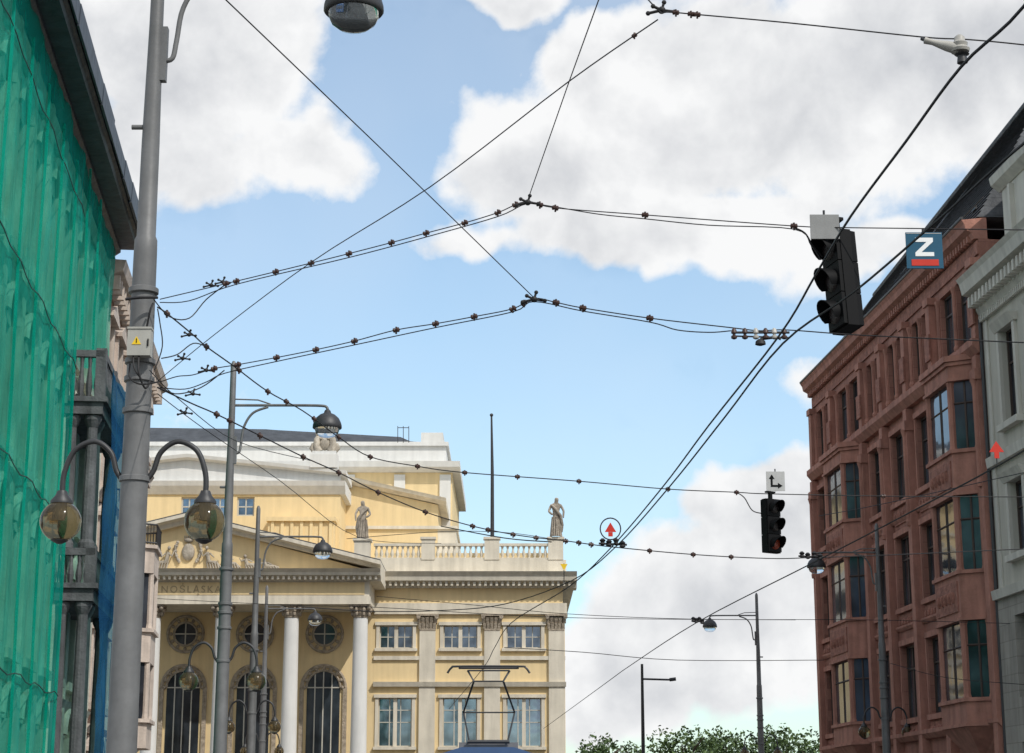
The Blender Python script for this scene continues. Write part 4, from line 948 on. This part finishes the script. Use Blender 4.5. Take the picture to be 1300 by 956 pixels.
# ---------------------------------------------------------------- TRAM
TX=P(620,846,46).x; TY=45.0
tb=Vector((TX,TY,0)); tram=thing('tram','blue city tram with raised pantograph touching the contact wire','tram',tb)
f=lambda s,n,z: tb+Vector((s,-n,z))
TL=15
body=[(-1.2,.45),(1.2,.45),(1.22,1.2),(1.2,2.9),(1.02,3.25),(.6,3.38),(-.6,3.38),(-1.02,3.25),(-1.2,2.9),(-1.22,1.2)]
mb=MB(); mb.ext([f(a,0,z) for a,z in body],[f(a,-TL,z) for a,z in body]); mk('body',mb,'tramb',tram)
mb=MB(); mb.box(f,-1.0,1.0,.003,.02,1.5,2.8); mk('windscreen',mb,'glassr',tram)
for sg in (-1,1):
    for i in range(6):
        mb=MB(); mb.box(f,sg*1.215-.015,sg*1.215+.015,-(2.1+i*2.3)-.0,-(.5+i*2.3),1.5,2.6); mk('side_window',mb,'glassr',tram)
mb=MB(); mb.box(f,-.7,.7,-3.2,-1.6,3.383,3.55); mk('roof_equipment',mb,'tramr',tram)
mb=MB(); mb.box(f,-.6,.6,-9,-5.5,3.383,3.7); mk('roof_equipment',mb,'tramr',tram)
for sg in (-1,1):
    mb=MB(); mb.lathe(f(sg*.8,.0,.95),[(.12,0),(.12,.03),(.08,.05)],14,ax=(0,-1,0)); mk('headlight',mb,'insg',tram,smooth=True)
for i in (2,4,11,13):
    for sg in (-1,1):
        mb=MB(); mb.lathe(f(sg*.72-.05,-i,.33),[(.32,0),(.35,.02),(.33,.1)],18,ax=(1,0,0)); mk('wheel',mb,'dark',tram,smooth=True)
pz=zv(846,46.5); mb=MB(); g=lambda x,y,z: Vector((TX+x,46.5+y,z))
mb.tube(catm([g(-.98,0,pz-.16),g(-.88,0,pz-.03),g(-.7,0,pz),g(.7,0,pz),g(.88,0,pz-.03),g(.98,0,pz-.16)],4),.028,6)
mb.tube([g(-.72,.25,pz-.02),g(.72,.25,pz-.02)],.028,6); mb.tube([g(-.5,.12,pz-.09),g(.5,.12,pz-.09)],.022,6)
for sg in (-1,1):
    mb.tube([g(sg*.5,.12,pz-.09),g(sg*.35,.0,pz-.35),g(sg*.62,1.1,4.3),g(sg*.45,0,3.55)],.025,6)
    mb.tube([g(sg*.7,0,pz),g(sg*.7,.25,pz-.02)],.02,6)
mb.tube([g(-.62,1.1,4.3),g(.62,1.1,4.3)],.02,6); mb.tube([g(-.5,0,3.56),g(.5,0,3.56)],.05,6)
mb.tube([g(-.35,0,pz-.35),g(.35,0,pz-.35)],.02,6)
mk('pantograph',mb,'dark',tram)
# ---------------------------------------------------------------- far mast, trees
c=P(815,870,90); mb=MB(); mb.tube([Vector((c.x,90,0)),P(815,843,90)],[.12,.06],8); mb.tube([P(815,862,90),P(850,863,90)],.05,6); mb.tube([P(858,862,90),P(850,863,90)],.09,6)
o=mk('mast',mb,'dark',None,origin=(c.x,90,0)); top(o,'distant slim dark street mast with side arm','mast')
def treemesh(seed):
    r=random.Random(seed); t=MB(); t.tube([Vector((0,0,0)),Vector((.1,0,2.5)),Vector((-.1,.1,5)),Vector((0,0,8))],[.35,.27,.2,.06],8)
    for k in range(7):
        a=k*.9; t.tube([Vector((0,0,2.8+k*.6)),Vector((math.cos(a)*1.2,math.sin(a)*1.2,4.2+k*.6)),Vector((math.cos(a)*2.3,math.sin(a)*2.3,5+k*.6))],[.14,.09,.03],6)
    cr=MB(); cl=[(Vector((r.uniform(-2.3,2.3),r.uniform(-2.3,2.3),r.uniform(3.8,8.6))),r.uniform(.8,1.5)) for _ in range(20)]
    for c,R in cl:
        for _ in range(130):
            d=Vector((r.gauss(0,1),r.gauss(0,1),r.gauss(0,1))).normalized()*R*r.uniform(.5,1.05); p=c+d
            a=Vector((r.gauss(0,1),r.gauss(0,1),r.gauss(0,1))).normalized(); b=a.cross(Vector((r.gauss(0,1),r.gauss(0,1),r.gauss(0,1)))).normalized(); q=r.uniform(.12,.22)
            cr.quad(p-a*q,p-b*q*.6,p+a*q,p+b*q*.6)
    return t,cr
tt,cc=treemesh(4)
tree=thing('street_tree','leafy green deciduous tree beyond the crossing','tree',(14.5,165,0),'trees beyond the crossing')
off=Vector((14.5,165,0)); tt.v=[v+off for v in tt.v]; cc.v=[v+off for v in cc.v]
mk('trunk',tt,'bark',tree); mk('crown',cc,'leaf',tree,recalc=False)
for (x,y,sc,ro) in ((7.5,168,.95,1),(21,166,1.02,2.2),(27,170,.9,4),(11,172,.9,5),(18,175,1.05,.5),(24.5,176,1.05,3)):
    c=copy_tree(tree); c.location=(x,y,0); c.rotation_euler=(0,0,ro); c.scale=(sc,sc,sc)
# ---------------------------------------------------------------- SKY + SUN + CAMERA
az=math.radians(140); elv=math.radians(48)
S=Vector((math.sin(az)*math.cos(elv),math.cos(az)*math.cos(elv),math.sin(elv)))
sun=bpy.data.lights.new('sun','SUN'); sun.energy=3.2; sun.angle=math.radians(.6); sun.color=(1,.96,.9)
so=bpy.data.objects.new('sun',sun); so.rotation_euler=S.to_track_quat('Z','Y').to_euler(); link(so)
w=bpy.data.worlds.new('World'); scene.world=w; w.use_nodes=True; nt=w.node_tree; N=nt.nodes; L=nt.links
bg=N['Background']; sky=N.new('ShaderNodeTexSky'); sky.sky_type='NISHITA'; sky.sun_disc=False; sky.sun_elevation=elv; sky.sun_rotation=az
sky.air_density=1.0; sky.dust_density=1.0; sky.ozone_density=1.5
SB=.15; bg.inputs['Strength'].default_value=SB
tc=N.new('ShaderNodeTexCoord')
def vm(op,a,b=None):
    n=N.new('ShaderNodeVectorMath'); n.operation=op
    for i,x in enumerate((a,b)):
        if x is None: continue
        if isinstance(x,bpy.types.NodeSocket): L.new(x,n.inputs[i])
        else: n.inputs[i].default_value=x
    return n
def mt_(op,a,b=None,c=None,clamp=False):
    n=N.new('ShaderNodeMath'); n.operation=op; n.use_clamp=clamp
    for i,x in enumerate((a,b,c)):
        if x is None: continue
        if isinstance(x,bpy.types.NodeSocket): L.new(x,n.inputs[i])
        else: n.inputs[i].default_value=x
    return n.outputs[0]
D=tc.outputs['Generated']
def noise(vec,scale,det,rough=.6,dist=0):
    n=N.new('ShaderNodeTexNoise'); n.inputs['Scale'].default_value=scale; n.inputs['Detail'].default_value=det; n.inputs['Roughness'].default_value=rough; n.inputs['Distortion'].default_value=dist
    L.new(vec,n.inputs['Vector']); return n
wn=noise(D,9,4); wv=vm('SUBTRACT',wn.outputs['Color'],(.5,.5,.5)).outputs[0]; wv=vm('MULTIPLY',wv,(.07,.07,.07)).outputs[0]
DW=vm('ADD',D,wv).outputs[0]
blobs=[(1010,130,430,160,1),(680,195,150,110,.95),(860,290,300,70,.9),(1220,60,330,160,1),(610,300,130,38,.55),(770,70,150,60,.8),(640,0,90,30,.7),(1130,330,180,45,.6),
 (250,50,205,120,1),(375,195,100,72,.95),(200,180,150,100,.75),(215,300,110,50,.3),
 (930,780,230,125,1.1),(1000,660,110,85,1.05),(780,850,120,90,1.05),(1020,480,50,50,.5)]
acc=None
for (u,v,ru,rv,st) in blobs:
    d=Vector(ray(u,v)).normalized()
    a=vm('SUBTRACT',DW,tuple(d)).outputs[0]
    a=vm('MULTIPLY',a,(2480/ru,.0,2480/rv)).outputs[0]
    l=vm('LENGTH',a).outputs['Value']
    q=mt_('MULTIPLY',mt_('SUBTRACT',1.2,l,clamp=True),st)
    acc=q if acc is None else mt_('SMOOTH_MAX',acc,q,.12)
n1=noise(D,12,8,.6,.1).outputs['Fac']
big=noise(D,2.6,5,.6,.2).outputs['Fac']
sep=N.new('ShaderNodeSeparateXYZ'); L.new(D,sep.inputs[0])
away=N.new('ShaderNodeMapRange'); away.inputs['From Min'].default_value=.85; away.inputs['From Max'].default_value=.6; away.clamp=True; L.new(sep.outputs['Y'],away.inputs['Value'])
bigd=mt_('MULTIPLY',mt_('MULTIPLY',mt_('SUBTRACT',big,.42,clamp=True),3.5),away.outputs['Result'])
dens=mt_('ADD',mt_('ADD',acc,bigd),mt_('MULTIPLY',mt_('SUBTRACT',n1,.5),1.25))
cov=N.new('ShaderNodeMapRange'); cov.interpolation_type='SMOOTHSTEP'; cov.inputs['From Min'].default_value=.14; cov.inputs['From Max'].default_value=.46
L.new(dens,cov.inputs['Value'])
hz=noise(D,5,4,.5).outputs['Fac']; hz2=mt_('MULTIPLY_ADD',hz,.35,.05)
cover=mt_('MAXIMUM',cov.outputs['Result'],hz2)
offv=vm('ADD',D,(.008,0,.020)).outputs[0]
n3=noise(offv,12,6,.55,.1).outputs['Fac']; n1b=noise(D,12,6,.55,.1).outputs['Fac']
relief=mt_('SUBTRACT',n1b,n3)
sh=mt_('ADD',mt_('MULTIPLY',relief,1.7),mt_('MULTIPLY',mt_('SUBTRACT',dens,.7),-.42))
sh=mt_('ADD',sh,.86)
shr=N.new('ShaderNodeMapRange'); shr.inputs['From Min'].default_value=.4; shr.inputs['From Max'].default_value=1.0; L.new(sh,shr.inputs['Value'])
cm=N.new('ShaderNodeMixRGB'); k=1/SB; cm.inputs['Color1'].default_value=(.52*k,.54*k,.58*k,1); cm.inputs['Color2'].default_value=(.95*k,.955*k,.96*k,1); L.new(shr.outputs['Result'],cm.inputs['Fac'])
sk=N.new('ShaderNodeMixRGB'); sk.blend_type='MULTIPLY'; sk.inputs['Fac'].default_value=1; sk.inputs['Color2'].default_value=(1.12,1.32,1.3,1); L.new(sky.outputs[0],sk.inputs['Color1'])
fin=N.new('ShaderNodeMixRGB'); L.new(cover,fin.inputs['Fac']); L.new(sk.outputs[0],fin.inputs['Color1']); L.new(cm.outputs[0],fin.inputs['Color2'])
L.new(fin.outputs[0],bg.inputs['Color'])
cam=bpy.data.cameras.new('camera'); cam.sensor_width=36; cam.lens=FP*36/1300; cam.shift_y=-45/1300; cam.clip_end=4000; cam.clip_start=.1
co=bpy.data.objects.new('camera',cam); co.location=(0,0,CZ); co.rotation_euler=(math.pi/2+TH,0,0); link(co); scene.camera=co
scene.view_settings.view_transform='Standard'; scene.view_settings.look='None'; scene.view_settings.exposure=0
